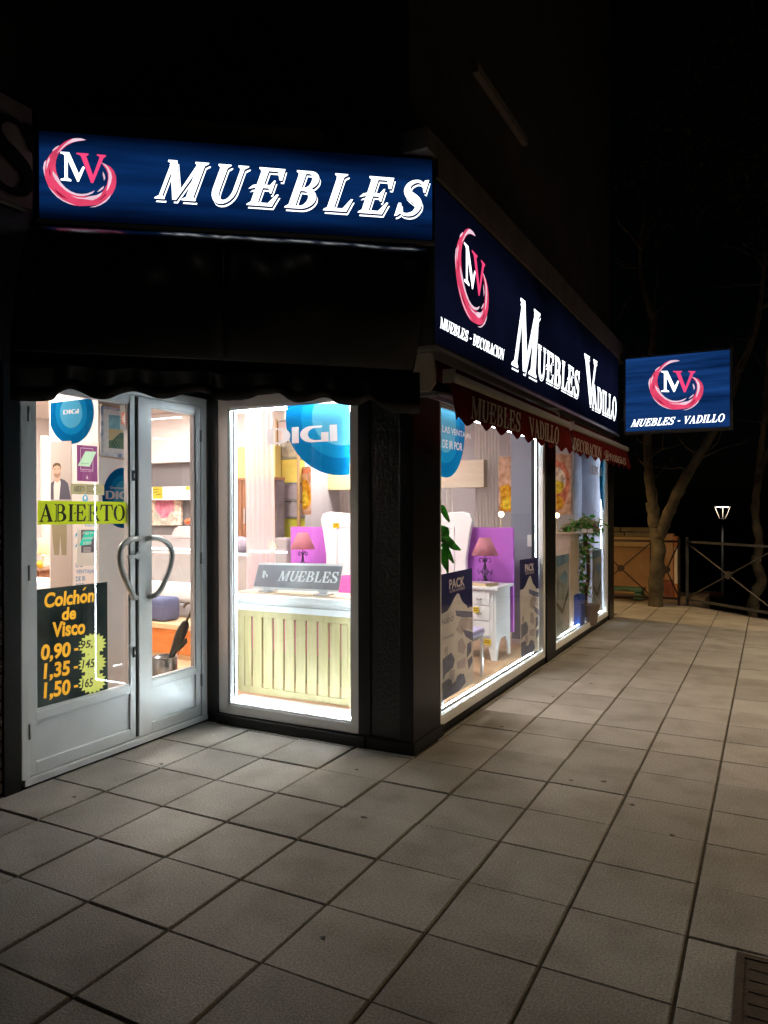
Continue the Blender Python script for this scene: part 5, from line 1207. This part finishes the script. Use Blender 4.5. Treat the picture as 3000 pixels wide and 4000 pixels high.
# glass shelf with bedding packs (front window)
SH = 7.32; PSH = PY(SH)
sh = thing('shelf_unit', 'tall glass shelf with brown posts full of bedding packs', 'shelf', (X_at(1120, SH), SH+.15, ZF))
BRP = wood('post_brown', (.42, .26, .12), (.52, .34, .17), .5)
for px in (1079, 1163):
    x = X_at(px, SH); MB().box((x-.012, SH, ZF), (x+.012, SH+.03, 2.6)).build('post', BRP, sh)
xa_, xb_ = X_at(1083, SH), X_at(1159, SH); zs = [ony(1120, y, SH).z for y in (2200, 2160, 2100, 2022, 1955, 1885, 1790, 1720, 1640)]
for z in zs: MB().box((xa_-.004, SH+.002, z-.006), (xb_+.004, SH+.2, z-.001)).build('shelf', M('glass_shelf_green', (.45, .5, .45), .2), sh)
STN = M('pack_stone', (.24, .21, .20), .5, var=.6, scale=9, col2=(.62, .54, .34)); LM = M('pack_lime', (.62, .60, .06), .4, var=.1); PKK = M('pack_pink', (.70, .56, .54), .6); GRY = M('pack_grey', (.42, .37, .39), .7, var=.15); YL = M('pack_yellow', (.68, .54, .10), .5)
for k, (mt, sq, lb) in enumerate([(STN, 1, 'stone-patterned bedding pack on the lowest visible shelf'), (STN, 1, 'marbled grey bedding pack under the lime one'), (LM, 0, 'bright lime bedding pack on the glass shelf'), (GRY, 1, 'large grey cushion pack above the lime pack'), (GRY, 1, 'smaller grey cushion pack in the middle of the shelf'), (YL, 0, 'mustard yellow bedding pack on the glass shelf'), (STN, 1, 'grey patterned pack high on the glass shelf'), (PKK, 0, 'pale pink pack on the top of the glass shelf')]):
    z0, z1 = zs[k]+.0005, zs[k+1]-.012
    mb = MB(); mb.box((xa_+.01, SH+.03, z0), (xb_-.01, SH+.19, z1-(0 if not sq else .01)))
    o = mb.build('bedding_pack', mt, bevel=.03 if sq else .008, seg=3, smooth=bool(sq)); tag(o, lb, 'bedding pack', 'bedding packs on the glass shelf')
# brown display cabinet behind the curtain
c0 = ony(905, 1878, 7.0); c1 = ony(1075, 2300, 7.0)
t = thing('display_cabinet', 'brown glazed display cabinet behind the white curtain', 'cabinet', ((c0.x+c1.x)/2, 7.2, ZF))
BRW = wood('cabinet_brown', (.19, .075, .035), (.30, .13, .06), .4); DKG = M('cabinet_dark_inside', (.14, .115, .13), .35, var=.5, scale=5)
MB().box((c0.x-.3, 7.03, ZF), (c1.x, 7.19, c0.z)).build('carcass', DKG, t)
for x in (c0.x-.3, c0.x+.10, c0.x+.16, c1.x-.06): MB().box((x, 7.0, ZF+.002), (x+.05, 7.029, c0.z-.002)).build('stile', BRW, t, bevel=.003)
MB().box((c0.x-.31, 6.98, c0.z), (c1.x+.01, 7.19, c0.z+.03)).build('cornice', BRW, t)
mb = MB(); mb.lathe((c0.x+.2, 6.99, 1.32), [(.01, 0), (.01, .18)], 8); mb.build('handle', STEEL, t)
# grey chest and white table edge seen low left in the front window
tag(MB().box((c0.x-.35, 5.9, ZF), (X_at(962, 5.9), 6.3, ony(930, 2170, 5.9).z)).build('grey_chest', M('chest_grey', (.36, .34, .33), .6, var=.05), bevel=.006), 'plain grey chest low at the left of the front window', 'chest')
tag(MB().ball((X_at(925, 6.1), 6.12, ony(930, 2170, 5.9).z+.095), .13, 16, 10, (1.3, .8, .72)).build('cushion', M('cushion_mauve', (.30, .26, .32), .8, var=.1), smooth=True), 'mauve cushion lying on the grey chest', 'cushion')
ledt = thing('light_rail', 'bright horizontal light rail above the grey chest', 'light', (X_at(940, 5.88), 5.88, 1.0))
p, q = ony(908, 2165, 5.88), ony(962, 2166, 5.88); MB().box((p.x-.1, 5.875, p.z-.006), (q.x, 5.885, p.z+.014)).build('tube', emit('rail_light', (.85, .95, 1), 4), ledt)

# ---- behind the right door leaf: bed, grey sofa back, drawers, stool, basket with umbrella
def DEP(px, py, d): return CAM+ray(px, py)*(d/FPX)
WMAT = M('white_mattress', (.86, .84, .83), .8, var=.02); TAU = M('taupe_upholstery', (.33, .30, .30), .85, var=.08, scale=6); MAUV = M('mauve_upholstery', (.42, .34, .34), .85, var=.08)
ORN = wood('orange_cherry', (.52, .15, .03), (.66, .24, .06), .4, 'X'); PINE = wood('pale_pine', (.60, .42, .24), (.7, .52, .32), .5, 'X')
FRT = 5.2
gb = thing('storage_bed', 'bed with white mattress and orange wooden base behind the right door leaf', 'bed', (-6.0, 6.3, ZF))
bx0, bx1 = -7.2, -5.05; by0, by1 = 5.55, 7.0
MB().box((bx0, FRT, .13), (-4.5, by1, .36)).build('base', ORN, gb, bevel=.004)
MB().box((bx0-.02, FRT-.02, .361), (-4.48, by1, .41)).build('edge_rail', PINE, gb, bevel=.004)
MB().box((bx0+.02, by0+.02, .411), (bx1-.02, by1, .55)).build('box_spring', M('grey_ticking', (.36, .34, .36), .8, var=.1, scale=14), gb, bevel=.02)
MB().box((bx0+.02, by0+.02, .551), (bx1-.02, by1, .72)).build('mattress', WMAT, gb, bevel=.05, seg=3, smooth=True)
hb_ = MB().box((bx0-.1, by1+.01, ZF), (bx1+.1, by1+.12, 1.16)).build('headboard', TAU, gb, bevel=.03, seg=3, smooth=True)
MB().box((bx0-.1, by1-.004, .98), (bx1+.1, by1+.008, 1.0)).build('light_strip', emit('headboard_led', (.85, .95, 1), 5), gb)
mb = MB().grid(lambda u, v: (-6.75+1.5*u, by1+.02+.2*v, 1.12+.14*math.sin(math.pi*v)*(.9+.1*math.sin(u*7))), 20, 10); tag(mb.build('bolster', MAUV, smooth=True, thick=.03), 'mauve bolster along the top of the grey headboard', 'bolster')
MB().box((bx0, FRT+.02, ZF), (-4.55, FRT+.06, .129)).build('shadow_rail', PINE, gb)
t = thing('drawer_unit', 'small white drawer unit under the grey wall behind the right door leaf', 'drawers', (-6.35, 7.4, ZF))
p = ony(702, 2056, 7.3); MB().box((p.x, 7.30, ZF), (p.x+.6, 7.59, p.z-.02)).build('carcass', WHITEF, t, bevel=.004); MB().box((p.x-.02, 7.28, p.z-.019), (p.x+.62, 7.59, p.z)).build('top', WHITEF, t, bevel=.004)
p = ony(745, 2055, 7.4); mb = MB()
for k in range(4): mb.ball((p.x+.05*math.cos(k*1.7)+.02, 7.38+.04*math.sin(k*1.7), p.z+.035+.012*k), .04, 10, 7)
tag(mb.build('orange_ornament', M('ornament_orange', (.75, .16, .06), .4), smooth=True), 'small orange ornament on the white drawer unit', 'ornament')
# blue cushion on the bed edge
BLUF = M('blue_fabric', (.085, .10, .20), .85, var=.1)
p0, p1 = ony(585, 2330, 5.3), ony(661, 2440, 5.3)
t = thing('blue_cushion', 'thick blue cushion standing on the bed edge behind the right door leaf', 'cushion', ((p0.x+p1.x)/2, 5.4, .411))
MB().box((p0.x, 5.24, .411), (p1.x, 5.46, p0.z)).build('cover', BLUF, t, bevel=.05, seg=4, smooth=True)
MB().box((p0.x+.02, 5.232, .55), (p1.x-.02, 5.2395, .556)).build('seam', BLUF, t)
# umbrella stand
t = thing('umbrella_stand', 'round steel basket stand just inside the right door leaf', 'umbrella stand', (-4.1, 4.0, ZF))
cB = DEP(643, 2565, 5.25); rB = 48/2870*5.25
cz = cB.z
mb = MB(); mb.lathe((cB.x, cB.y, ZF), [(rB*.92, 0), (rB*.92, .02), (rB*.95, .1), (rB*.97, .18)], 28, caps=True); mb.build('lower_bin', M('bin_dark', (.12, .11, .09), .5, .4), t)
mb = MB(); mb.lathe((cB.x, cB.y, cz-.155), [(rB*.99, 0), (rB, .155)], 32, caps=False); mb.build('steel_band', STEEL, t, smooth=True, thick=.002)
mb = MB(); mb.tube([(cB.x+rB*1.01*math.cos(a), cB.y+rB*1.01*math.sin(a), cz) for a in [2*math.pi*k/28 for k in range(29)]], .004, 6); mb.build('rim', STEEL, t)
mb = MB(); mb.lathe((cB.x, cB.y, .25), [(rB*.98, 0), (rB*.985, .025)], 28, caps=False); mb.build('brass_band', M('brass', (.55, .42, .18), .35, .8), t, thick=.002)
u = thing('furled_umbrella', 'dark furled umbrella with curved wooden handle standing in the steel basket', 'umbrella', (cB.x, cB.y, .12))
pth = [DEP(x, y, 5.27) for x, y in ((655, 2620), (668, 2570), (690, 2520), (708, 2470), (722, 2440), (727, 2425))]
mb = MB(); mb.tube(spline([tuple(p) for p in pth], 4), [.008, .010, .012, .014, .017, .020, .023, .026, .029, .031, .033, .034, .034, .033, .031, .029, .027, .024, .02, .016, .012][:21], 9)
for i, p in enumerate(mb.v): mb.v[i] = p+CR*(.006*math.sin((i % 9)*4.2+i*.03))
mb.build('canopy', M('umbrella_cloth', (.06, .055, .05), .7, var=.2), u, smooth=True)
mb = MB(); mb.prism([DEP(x, y, 5.26) for x, y in ((700, 2510), (728, 2492), (731, 2510), (716, 2528), (702, 2540), (695, 2560))], CF*.012); mb.build('loose_fold', M('umbrella_cloth', (.06, .055, .05), .7), u)
hp = [DEP(x, y, 5.27) for x, y in ((724, 2436), (735, 2412), (747, 2388), (753, 2368), (748, 2358), (738, 2356), (726, 2360), (717, 2374))]
mb = MB(); mb.tube(spline([tuple(p) for p in hp], 4), .0095, 8); mb.build('handle', wood('umbrella_wood', (.2, .14, .08), (.3, .22, .13), .4), u, smooth=True)
# left strip behind the door: bedside chest with yellow flowers, white bed edge
p = ony(165, 2222, 4.7)
t = thing('reddish_chest', 'reddish brown chest with a drawer at the left edge of the door glass', 'chest', (p.x, 4.8, ZF))
MB().box((p.x-.35, 4.62, ZF), (p.x+.06, 5.0, p.z-.02)).build('carcass', BRW, t, bevel=.004); MB().box((p.x-.37, 4.60, p.z-.019), (p.x+.08, 5.02, p.z-.002)).build('top', BRW, t, bevel=.003)
MB().box((p.x-.33, 4.606, p.z-.19), (p.x+.04, 4.619, p.z-.04)).build('drawer', BRW, t, bevel=.003)
fl = thing('yellow_flowers', 'small yellow flowers with leaves on the reddish chest', 'flowers', (p.x, 4.62, p.z))
for k in range(5):
    mb = MB(); mb.ball((p.x+.0+.03*math.cos(k*2.1), 4.66+.025*math.sin(k*1.9), p.z+.03+.006*k), .026, 8, 6); mb.build('blossom', M('blossom_yellow', (.75, .45, .03), .6), fl, smooth=True)
for k in range(7):
    mb = MB(); leafquad(mb, (p.x-.02, 4.66, p.z+.01), (p.x-.10+.03*math.cos(k), 4.64+.04*math.sin(k*2.2), p.z+.03+.01*(k % 3)), .03, (0, 0, 1), .01, 4); mb.build('leaf', LEAF, fl, thick=.001)
p = ony(165, 2262, 4.2)
tag(MB().box((p.x-.8, 3.75, ZF+.15), (p.x+.12, 4.35, p.z)).build('white_mattress', WMAT, bevel=.04, seg=3, smooth=True), 'white mattress corner low at the left edge of the door glass', 'mattress')
tag(MB().box((p.x-.75, 3.8, ZF), (p.x+.08, 4.32, ZF+.149)).build('bed_base', BRW), 'brown base under the white mattress at the left edge', 'bed base')
tag(MB().box((-7.0, 5.35, ZF), (ony(158, 1800, 5.35).x, 5.5, 2.3)).build('pale_wardrobe', M('wardrobe_pale', (.74, .66, .60), .6), bevel=.004), 'pale tall wardrobe at the far left behind the door glass', 'wardrobe')

# ---- second side window: cream chest, blue pouf, climbing plant
CH = 8.55; PCH = PY(CH); p = ony(2232, 2082, CH); q = ony(2232, 2400, CH)
t = thing('cream_chest', 'cream chest of drawers under the orange painting in the second side window', 'chest', (p.x-.3, CH+.2, ZF))
CRM = M('cream_lacquer', (.70, .56, .45), .5, var=.03)
MB().box((p.x-.75, CH, ZF), (p.x-.01, CH+.42, p.z-.02)).build('carcass', CRM, t, bevel=.004); MB().box((p.x-.78, CH-.03, p.z-.019), (p.x+.02, CH+.44, p.z)).build('top', CRM, t, bevel=.004)
for k in range(4): MB().box((p.x-.72, CH-.012, ZF+.1+k*.22), (p.x-.03, CH-.001, ZF+.30+k*.22)).build('drawer', CRM, t, bevel=.003)
BLV = M('royal_blue_velvet', (.02, .07, .36), .8, var=.1)
p = onz(2240, 2452, ZF)
t = thing('blue_pouf', 'royal blue tall pouf inside the second side window', 'pouf', (p.x, p.y, ZF))
MB().box((p.x-.1, p.y-.02, ZF), (p.x+.09, p.y+.2, .36)).build('body', BLV, t, bevel=.012); MB().box((p.x-.11, p.y-.03, .361), (p.x+.10, p.y+.21, .47)).build('cushion', BLV, t, bevel=.035, seg=3, smooth=True)
FLW = film('flower_pink', (.45, .12, .17), .3, var=.4, scale=30)
cp = thing('climbing_plant', 'tall artificial climbing plant with pink flowers in the second side window', 'plant', (-2.25, 9.1, ZF))
PYc = 9.1
tr_ = [(2290, 2392), (2285, 2330), (2296, 2250), (2300, 2170), (2288, 2100), (2296, 2060)]
MB().lathe((ony(2292, 2390, PYc).x, PYc, ZF), [(.12, 0), (.15, .22), (.155, .24), (.13, .24)], 18).build('pot', M('plant_pot', (.16, .12, .1), .6), cp)
for k, dx_ in enumerate((-6, 0, 7)): MB().tube(spline([tuple(ony(x+dx_*math.sin(y*.013+k), y, PYc)) for x, y in tr_], 4), .014, 7).build('trunk', M('plant_bark', (.14, .09, .055), .9, var=.3, scale=20), cp, smooth=True)
def foliage(name, mat, pts, n, sz, spread, par=cp):
    mb = MB()
    for _ in range(n):
        x, y = random.choice(pts); c = ony(x+random.gauss(0, spread[0]), y+random.gauss(0, spread[1]), PYc+random.gauss(0, .10))
        a = random.uniform(0, 6.28); d = V3((math.cos(a)*.8, math.sin(a)*.8, random.uniform(-.6, .5)))*sz*random.uniform(.7, 1.3)
        leafquad(mb, c, c+d, sz*.55, V3((random.gauss(0, .3), -.6, .7)), .012, 3)
    mb.build(name, mat, par, smooth=True)
top_ = [(2225, 2062), (2245, 2050), (2265, 2045), (2285, 2035), (2305, 2030), (2322, 2045), (2320, 2070), (2210, 2075), (2300, 2055), (2270, 2060)]
vine = [(2275, 2130), (2268, 2160), (2272, 2190), (2264, 2215), (2270, 2245), (2260, 2270), (2262, 2290), (2276, 2310), (2295, 2140), (2290, 2105)]
foliage('foliage', LEAF, top_+vine, 260, .085, (15, 11)); foliage('pale_foliage', LEAFP, top_+vine, 230, .08, (14, 10))
foliage('flower_cluster', FLW, [(2208, 2055), (2205, 2095), (2215, 2100), (2330, 2050), (2238, 2295), (2245, 2300), (2265, 2075)], 60, .05, (8, 7))
wv = thing('white_bow', 'white ribbon bow tied on the climbing plant', 'bow', base_of(PY(8.8), [(2272, 2064), (2318, 2064), (2318, 2083), (2272, 2083)]))
art(PY(8.8), [(2276, 2064), (2293, 2068), (2293, 2080), (2272, 2082)], 0, .02, WHITEF, wv, 'loop'); art(PY(8.8), [(2297, 2068), (2314, 2063), (2318, 2082), (2297, 2080)], 0, .02, WHITEF, wv, 'loop')
tag(MB().box((-2.55, 8.15, ZF), (-2.2, 8.5, .36)).build('low_crate', M('crate_dark', (.10, .09, .09), .7, var=.2), bevel=.006), 'low dark crate on the floor of the second side window', 'crate')

# ================================================================== BEYOND THE SHOP
IRN = M('railing_iron', (.035, .022, .018), .6, .4, var=.3); IRNG = M('railing_worn', (.06, .058, .055), .6, .3, var=.3)
def railing(p, q, label, nseg, mat):
    p, q = V3(p), V3(q); t = thing('iron_railing', label, 'railing', (p+q)/2, 'iron railings along the pavement edge')
    d = (q-p)/nseg
    for h, nm in ((.98, 'top_rail'), (.10, 'bottom_rail')): MB().bar(p+V3((0, 0, h)), q+V3((0, 0, h)), .04, .035).build(nm, mat, t, bevel=.003)
    for k in range(nseg+1):
        if k in (0, nseg) or nseg > 1: MB().box(p+d*k+V3((-.02, -.02, 0)), p+d*k+V3((.02, .02, 1.05))).build('post', mat, t, bevel=.003)
    for k in range(nseg):
        a, c_ = p+d*k, p+d*(k+1); m_ = (a+c_)/2+V3((0, 0, .54))
        MB().tube([a+V3((0, 0, .12)), c_+V3((0, 0, .96))], .011, 6).build('brace', mat, t); MB().tube([a+V3((0, 0, .96)), c_+V3((0, 0, .12))], .011, 6).build('brace', mat, t)
        mb = MB(); n_ = d.normalized().cross(V3((0, 0, 1))); mb.tube([m_-n_*.02, m_+n_*.02], .055, 16); mb.build('disc', mat, t)
RY = 12.12
xl = ony(2392, 2200, RY).x; xr = ony(2652, 2200, RY).x
xc = ony(2466, 2232, RY).x; xs_ = xc-(xr-xc)/1.0
railing((xc-.62, RY, 0), (xc+.30, RY, 0), 'dark iron railing panel with crossed bars against the lit wall', 1, IRN)
railing((xc+.34, RY, 0), (xr, RY, 0), 'narrow railing panel with a disc beside the tree trunk', 1, IRN)
railing((xr+.12, RY-.02, 0), (xr+.12+3.6, RY-.02-3.55, 0), 'long iron railing slanting along the dark drop on the right', 3, IRNG)
# retaining wall lit by the street lamp
RW = thing('garden_wall', 'ochre rendered garden wall lit by the street lamp behind the railing', 'wall', (-2.2, 13.7, 0))
OCH = M('ochre_render', (.34, .20, .095), .9, var=.2, scale=5, bump=.3, bscale=40); OCH2 = M('ochre_band', (.46, .33, .16), .9, var=.12, scale=8)
xw = ony(2620, 2100, 13.6).x
ztop = ony(2500, 2098, 13.6).z; zb_ = ony(2500, 2136, 13.6).z
MB().box((-6, 13.6, -.3), (xw, 13.85, zb_)).build('wall', OCH, RW); MB().box((-6, 13.57, zb_+.001), (xw+.02, 13.86, ztop)).build('coping_band', OCH2, RW, bevel=.006)
STO = M('wall_stone', (.22, .19, .12), .9, var=.4, scale=6, bump=.5, bscale=20)
for r_ in range(2):
    x = -4.2+r_*.2
    while x < xw-.35:
        wd = random.uniform(.3, .55); MB().box((x, 13.66+random.uniform(0, .03), ztop+.002+r_*.09), (min(x+wd, xw-.2), 13.84, ztop+.082+r_*.09)).build('stone', STO, RW, bevel=.012); x += wd+.015
GP_ = thing('gate_pier', 'peach painted gate pier with red base next to the tree', 'pier', (xw+.1, 13.3, 0))
x1_ = ony(2600, 2150, 13.3).x; x2_ = ony(2640, 2150, 13.3).x; xm = ony(2629, 2150, 13.3).x
MB().box((x1_, 13.3, -.2), (xm, 13.58, ony(2620, 2085, 13.3).z)).build('shaft', M('peach_render', (.42, .25, .14), .9, var=.12, scale=6), GP_, bevel=.008)
MB().box((x1_-.02, 13.27, -.2), (xm+.001, 13.2995, .28)).build('base', M('red_base', (.22, .07, .05), .9, var=.3), GP_, bevel=.006)
MB().box((xm+.003, 13.32, -.2), (x2_+.02, 13.56, ony(2620, 2095, 13.3).z)).build('side_leaf', M('orange_door', (.45, .17, .05), .8, var=.15), GP_)
MB().box((ony(2634, 2200, 13.0).x, 13.0, ony(2640, 2280, 13.0).z), (ony(2651, 2200, 13.0).x, 13.02, ony(2640, 2138, 13.0).z)).build('white_panel', M('white_board', (.62, .56, .46), .8, var=.1), GP_, bevel=.004)
# ground strip behind the railing
tag(MB().box((-6, 12.29, -.4), (-.95, 14.2, -.012)).build('garden_path', M('path_earth', (.16, .12, .085), .95, var=.3, scale=6)), kind='structure')
# green bench
GRN = M('green_bench_paint', (.055, .14, .095), .55, var=.25, scale=10)
bn = thing('park_bench', 'low green slatted bench against the lit wall', 'bench', (-2.0, 12.9, 0))
by = 12.55; pr_ = ony(2508, 2300, by); z_ = ony(2480, 2312, by).z
for k in range(4): MB().box((pr_.x-1.5, by+k*.11, z_), (pr_.x, by+.09+k*.11, z_+.045)).build('slat', GRN, bn, bevel=.006)
for dx_ in (.05, 1.3): MB().prism([V3((pr_.x-dx_-.10, by+.02, 0)), V3((pr_.x-dx_+.06, by+.02, 0)), V3((pr_.x-dx_+.03, by+.02, z_-.002)), V3((pr_.x-dx_-.07, by+.02, z_-.002))], (0, .34, 0)).build('leg', GRN, bn, bevel=.01)
# the forked tree by the railing
BARK = M('plane_bark', (.028, .022, .014), .9, var=.5, scale=6, bump=1.0, bscale=18, col2=(.13, .105, .06))
LFD = film('night_leaf', (.035, .05, .02), .2, var=.4, scale=6)
def tree(label, base, limbs, crown, seed, nleaf, name='street_tree'):
    t = thing(name, label, 'tree', base, 'trees by the railing'); rnd = random.Random(seed)
    for k, (pts, r0, r1) in enumerate(limbs):
        sp_ = spline(pts, 6); n = len(sp_); mb = MB()
        mb.tube(sp_, [(r0+(r1-r0)*i/(n-1))*(1+.08*math.sin(i*1.7+k)) for i in range(n)], 12)
        for i, p in enumerate(mb.v): mb.v[i] = p+V3((rnd.gauss(0, .006), rnd.gauss(0, .006), 0))
        mb.build('trunk' if k == 0 else 'limb', BARK, t, smooth=True)
    tw = MB()
    for pts, r0, r1 in limbs[1:]:
        sp_ = spline(pts, 6)
        for _ in range(14):
            c = rnd.choice(sp_[len(sp_)//3:]); q = c; path = [tuple(c)]
            d = V3((rnd.gauss(0, 1), rnd.gauss(0, 1), rnd.uniform(.2, 1.2))).normalized()
            for k in range(4): d = (d+V3((rnd.gauss(0, .3), rnd.gauss(0, .3), rnd.gauss(.1, .2)))).normalized(); q = q+d*.22; path.append(tuple(q))
            tw.tube(path, [.014, .011, .008, .006, .003], 5)
    tw.build('twig', BARK, t)
    mb = MB()
    for _ in range(nleaf):
        c, r_ = rnd.choice(crown); c = V3(c)
        v = V3((rnd.gauss(0, 1), rnd.gauss(0, 1), rnd.gauss(0, .8))); v = v.normalized()*r_*rnd.random()**.4
        p = c+v; a = rnd.uniform(0, 6.28); d = V3((math.cos(a), math.sin(a), rnd.uniform(-.7, .3)))*.11
        leafquad(mb, p, p+d, .07, (rnd.gauss(0, .5), rnd.gauss(0, .5), 1), .02, 2)
    mb.build('crown', LFD, t)
TY = 11.85
T_ = lambda x, y, Y=TY: tuple(ony(x, y, Y))
bz = T_(2562, 2362)
tree('forked street tree with pale bark in front of the lit wall', bz,
     [([(bz[0], TY, -.1), T_(2563, 2250), T_(2572, 2150), T_(2560, 2060), T_(2545, 1960)], .115, .085), ([T_(2560, 2060), T_(2548, 1950), T_(2535, 1850), T_(2530, 1720), T_(2540, 1500), T_(2555, 1200)], .085, .05), ([T_(2572, 2100), T_(2610, 2010), T_(2660, 1900), T_(2730, 1780), T_(2820, 1620), T_(2900, 1400)], .095, .05), ([T_(2890, 1450), T_(2960, 1250), T_(2990, 1000)], .05, .02), ([T_(2550, 1250), T_(2500, 1050), T_(2520, 850)], .05, .02)],
     [((-.6, 12.0, 6.6), 1.5), ((.7, 11.8, 6.2), 1.4), ((-1.2, 12.6, 7.2), 1.3), ((1.6, 12.2, 7.2), 1.4), ((.2, 12.4, 8.0), 1.5)], 3, 2600)
TY2 = 13.0
g2 = lambda x, y: tuple(ony(x, y, TY2))
tree('slim dark tree with crooked trunk at the right picture edge', g2(2935, 2420),
     [([g2(2925, 2520), g2(2945, 2340), g2(2975, 2270), g2(2955, 2200), g2(2965, 2120), g2(2950, 2000), g2(2965, 1850), g2(2990, 1600), g2(3010, 1300)], .09, .04), ([g2(2965, 1850), g2(3050, 1650), g2(3100, 1400)], .05, .03)],
     [((1.4, 13.4, 5.5), 1.2), ((.6, 13.6, 6.2), 1.1), ((2.0, 13.2, 6.6), 1.2)], 5, 1200)
# street lanterns: the lit one in the picture stands in the lower park, another by the kerb gives the warm street light
POLE = M('lantern_grey', (.30, .30, .30), .5, .4, var=.15)
def lantern(name, label, base, top, s, strength, col, skirt=.16):
    base = V3(base); top = V3(top); t = thing(name, label, 'street lamp', base, 'street lanterns')
    MB().tube([base, base+V3((0, 0, 1.0*s)), top-V3((0, 0, .55*s))], [.07*s, .05*s, .035*s], 12).build('pole', POLE, t, smooth=True)
    mb = MB(); mb.lathe(top-V3((0, 0, .56*s)), [(.05*s, 0), (.10*s, .05*s), (.12*s, .10*s)], 16); mb.build('collar', POLE, t)
    for a in (0, math.pi/2, math.pi, -math.pi/2):
        mb = MB(); mb.tube(spline([tuple(top+V3((math.cos(a)*.10*s, math.sin(a)*.10*s, -.46*s))), tuple(top+V3((math.cos(a)*.20*s, math.sin(a)*.20*s, -.2*s))), tuple(top+V3((math.cos(a)*.27*s, math.sin(a)*.27*s, 0)))], 4), .018*s, 7); mb.build('arm', M('lantern_pale', (.42, .36, .34), .5), t, smooth=True)
    MB().lathe(top, [(.29*s, -skirt*s), (.28*s, .03*s), (.12*s, .09*s), (.02*s, .11*s)], 24, caps=False).build('hood', POLE, t, smooth=True, thick=.006)
    MB().lathe(top-V3((0, 0, .03*s if skirt <= 0 else 0)), [(.13*s if skirt > 0 else .19*s, 0), (.14*s if skirt > 0 else .22*s, .012*s)], 20).build('lamp_glass', emit('lantern_light_'+str(int(strength)), col, strength), t)
LD = 22.0
hc = DEP(2822, 1978, LD)
lantern('street_lamp', 'lit white lantern head in the dark park beyond the railing', (hc.x, hc.y, -2.6), (hc.x, hc.y, hc.z), .8, 26, (1.0, .9, .7), 0)
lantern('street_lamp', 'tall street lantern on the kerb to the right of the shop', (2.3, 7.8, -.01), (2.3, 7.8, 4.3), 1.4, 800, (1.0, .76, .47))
# bits seen through the railing in the park
p = DEP(2775, 2318, 17)
tag(MB().box((p.x-.22, p.y-.1, p.z-.05), (p.x+.25, p.y+.1, p.z+.04)).build('red_kerb_block', M('faded_red', (.35, .13, .10), .8, var=.2), bevel=.02), 'faded red block lying in the dark park', 'block')
tag(MB().box((p.x-.3, p.y-.2, -2.62), (p.x+.35, p.y+.2, p.z-.051)).build('park_plinth', DARKSOIL), 'dark plinth under the faded red block in the park', 'plinth')
# wall lamp on the rear corner of the shop, lighting the garden wall
wl = thing('wall_lamp', 'bracket lamp on the rear wall round the far corner of the shop', 'lamp', (-2.9, 10.6, 2.5))
MB().box((-2.95, 10.421, 2.62), (-2.85, 10.44, 2.80)).build('back_plate', HOUS, wl, bevel=.003)
MB().tube([(-2.9, 10.44, 2.74), (-2.9, 10.62, 2.76), (-2.9, 10.66, 2.72)], .012, 8).build('arm', HOUS, wl)
MB().lathe((-2.9, 10.66, 2.56), [(.15, -.03), (.14, .05), (.05, .14), (.02, .17)], 20, caps=False).build('lamp_shade', HOUS, wl, smooth=True, thick=.003)
MB().ball((-2.9, 10.66, 2.62), .045).build('bulb', emit('sodium_bulb', (1.0, .62, .26), 2600), wl, smooth=True)
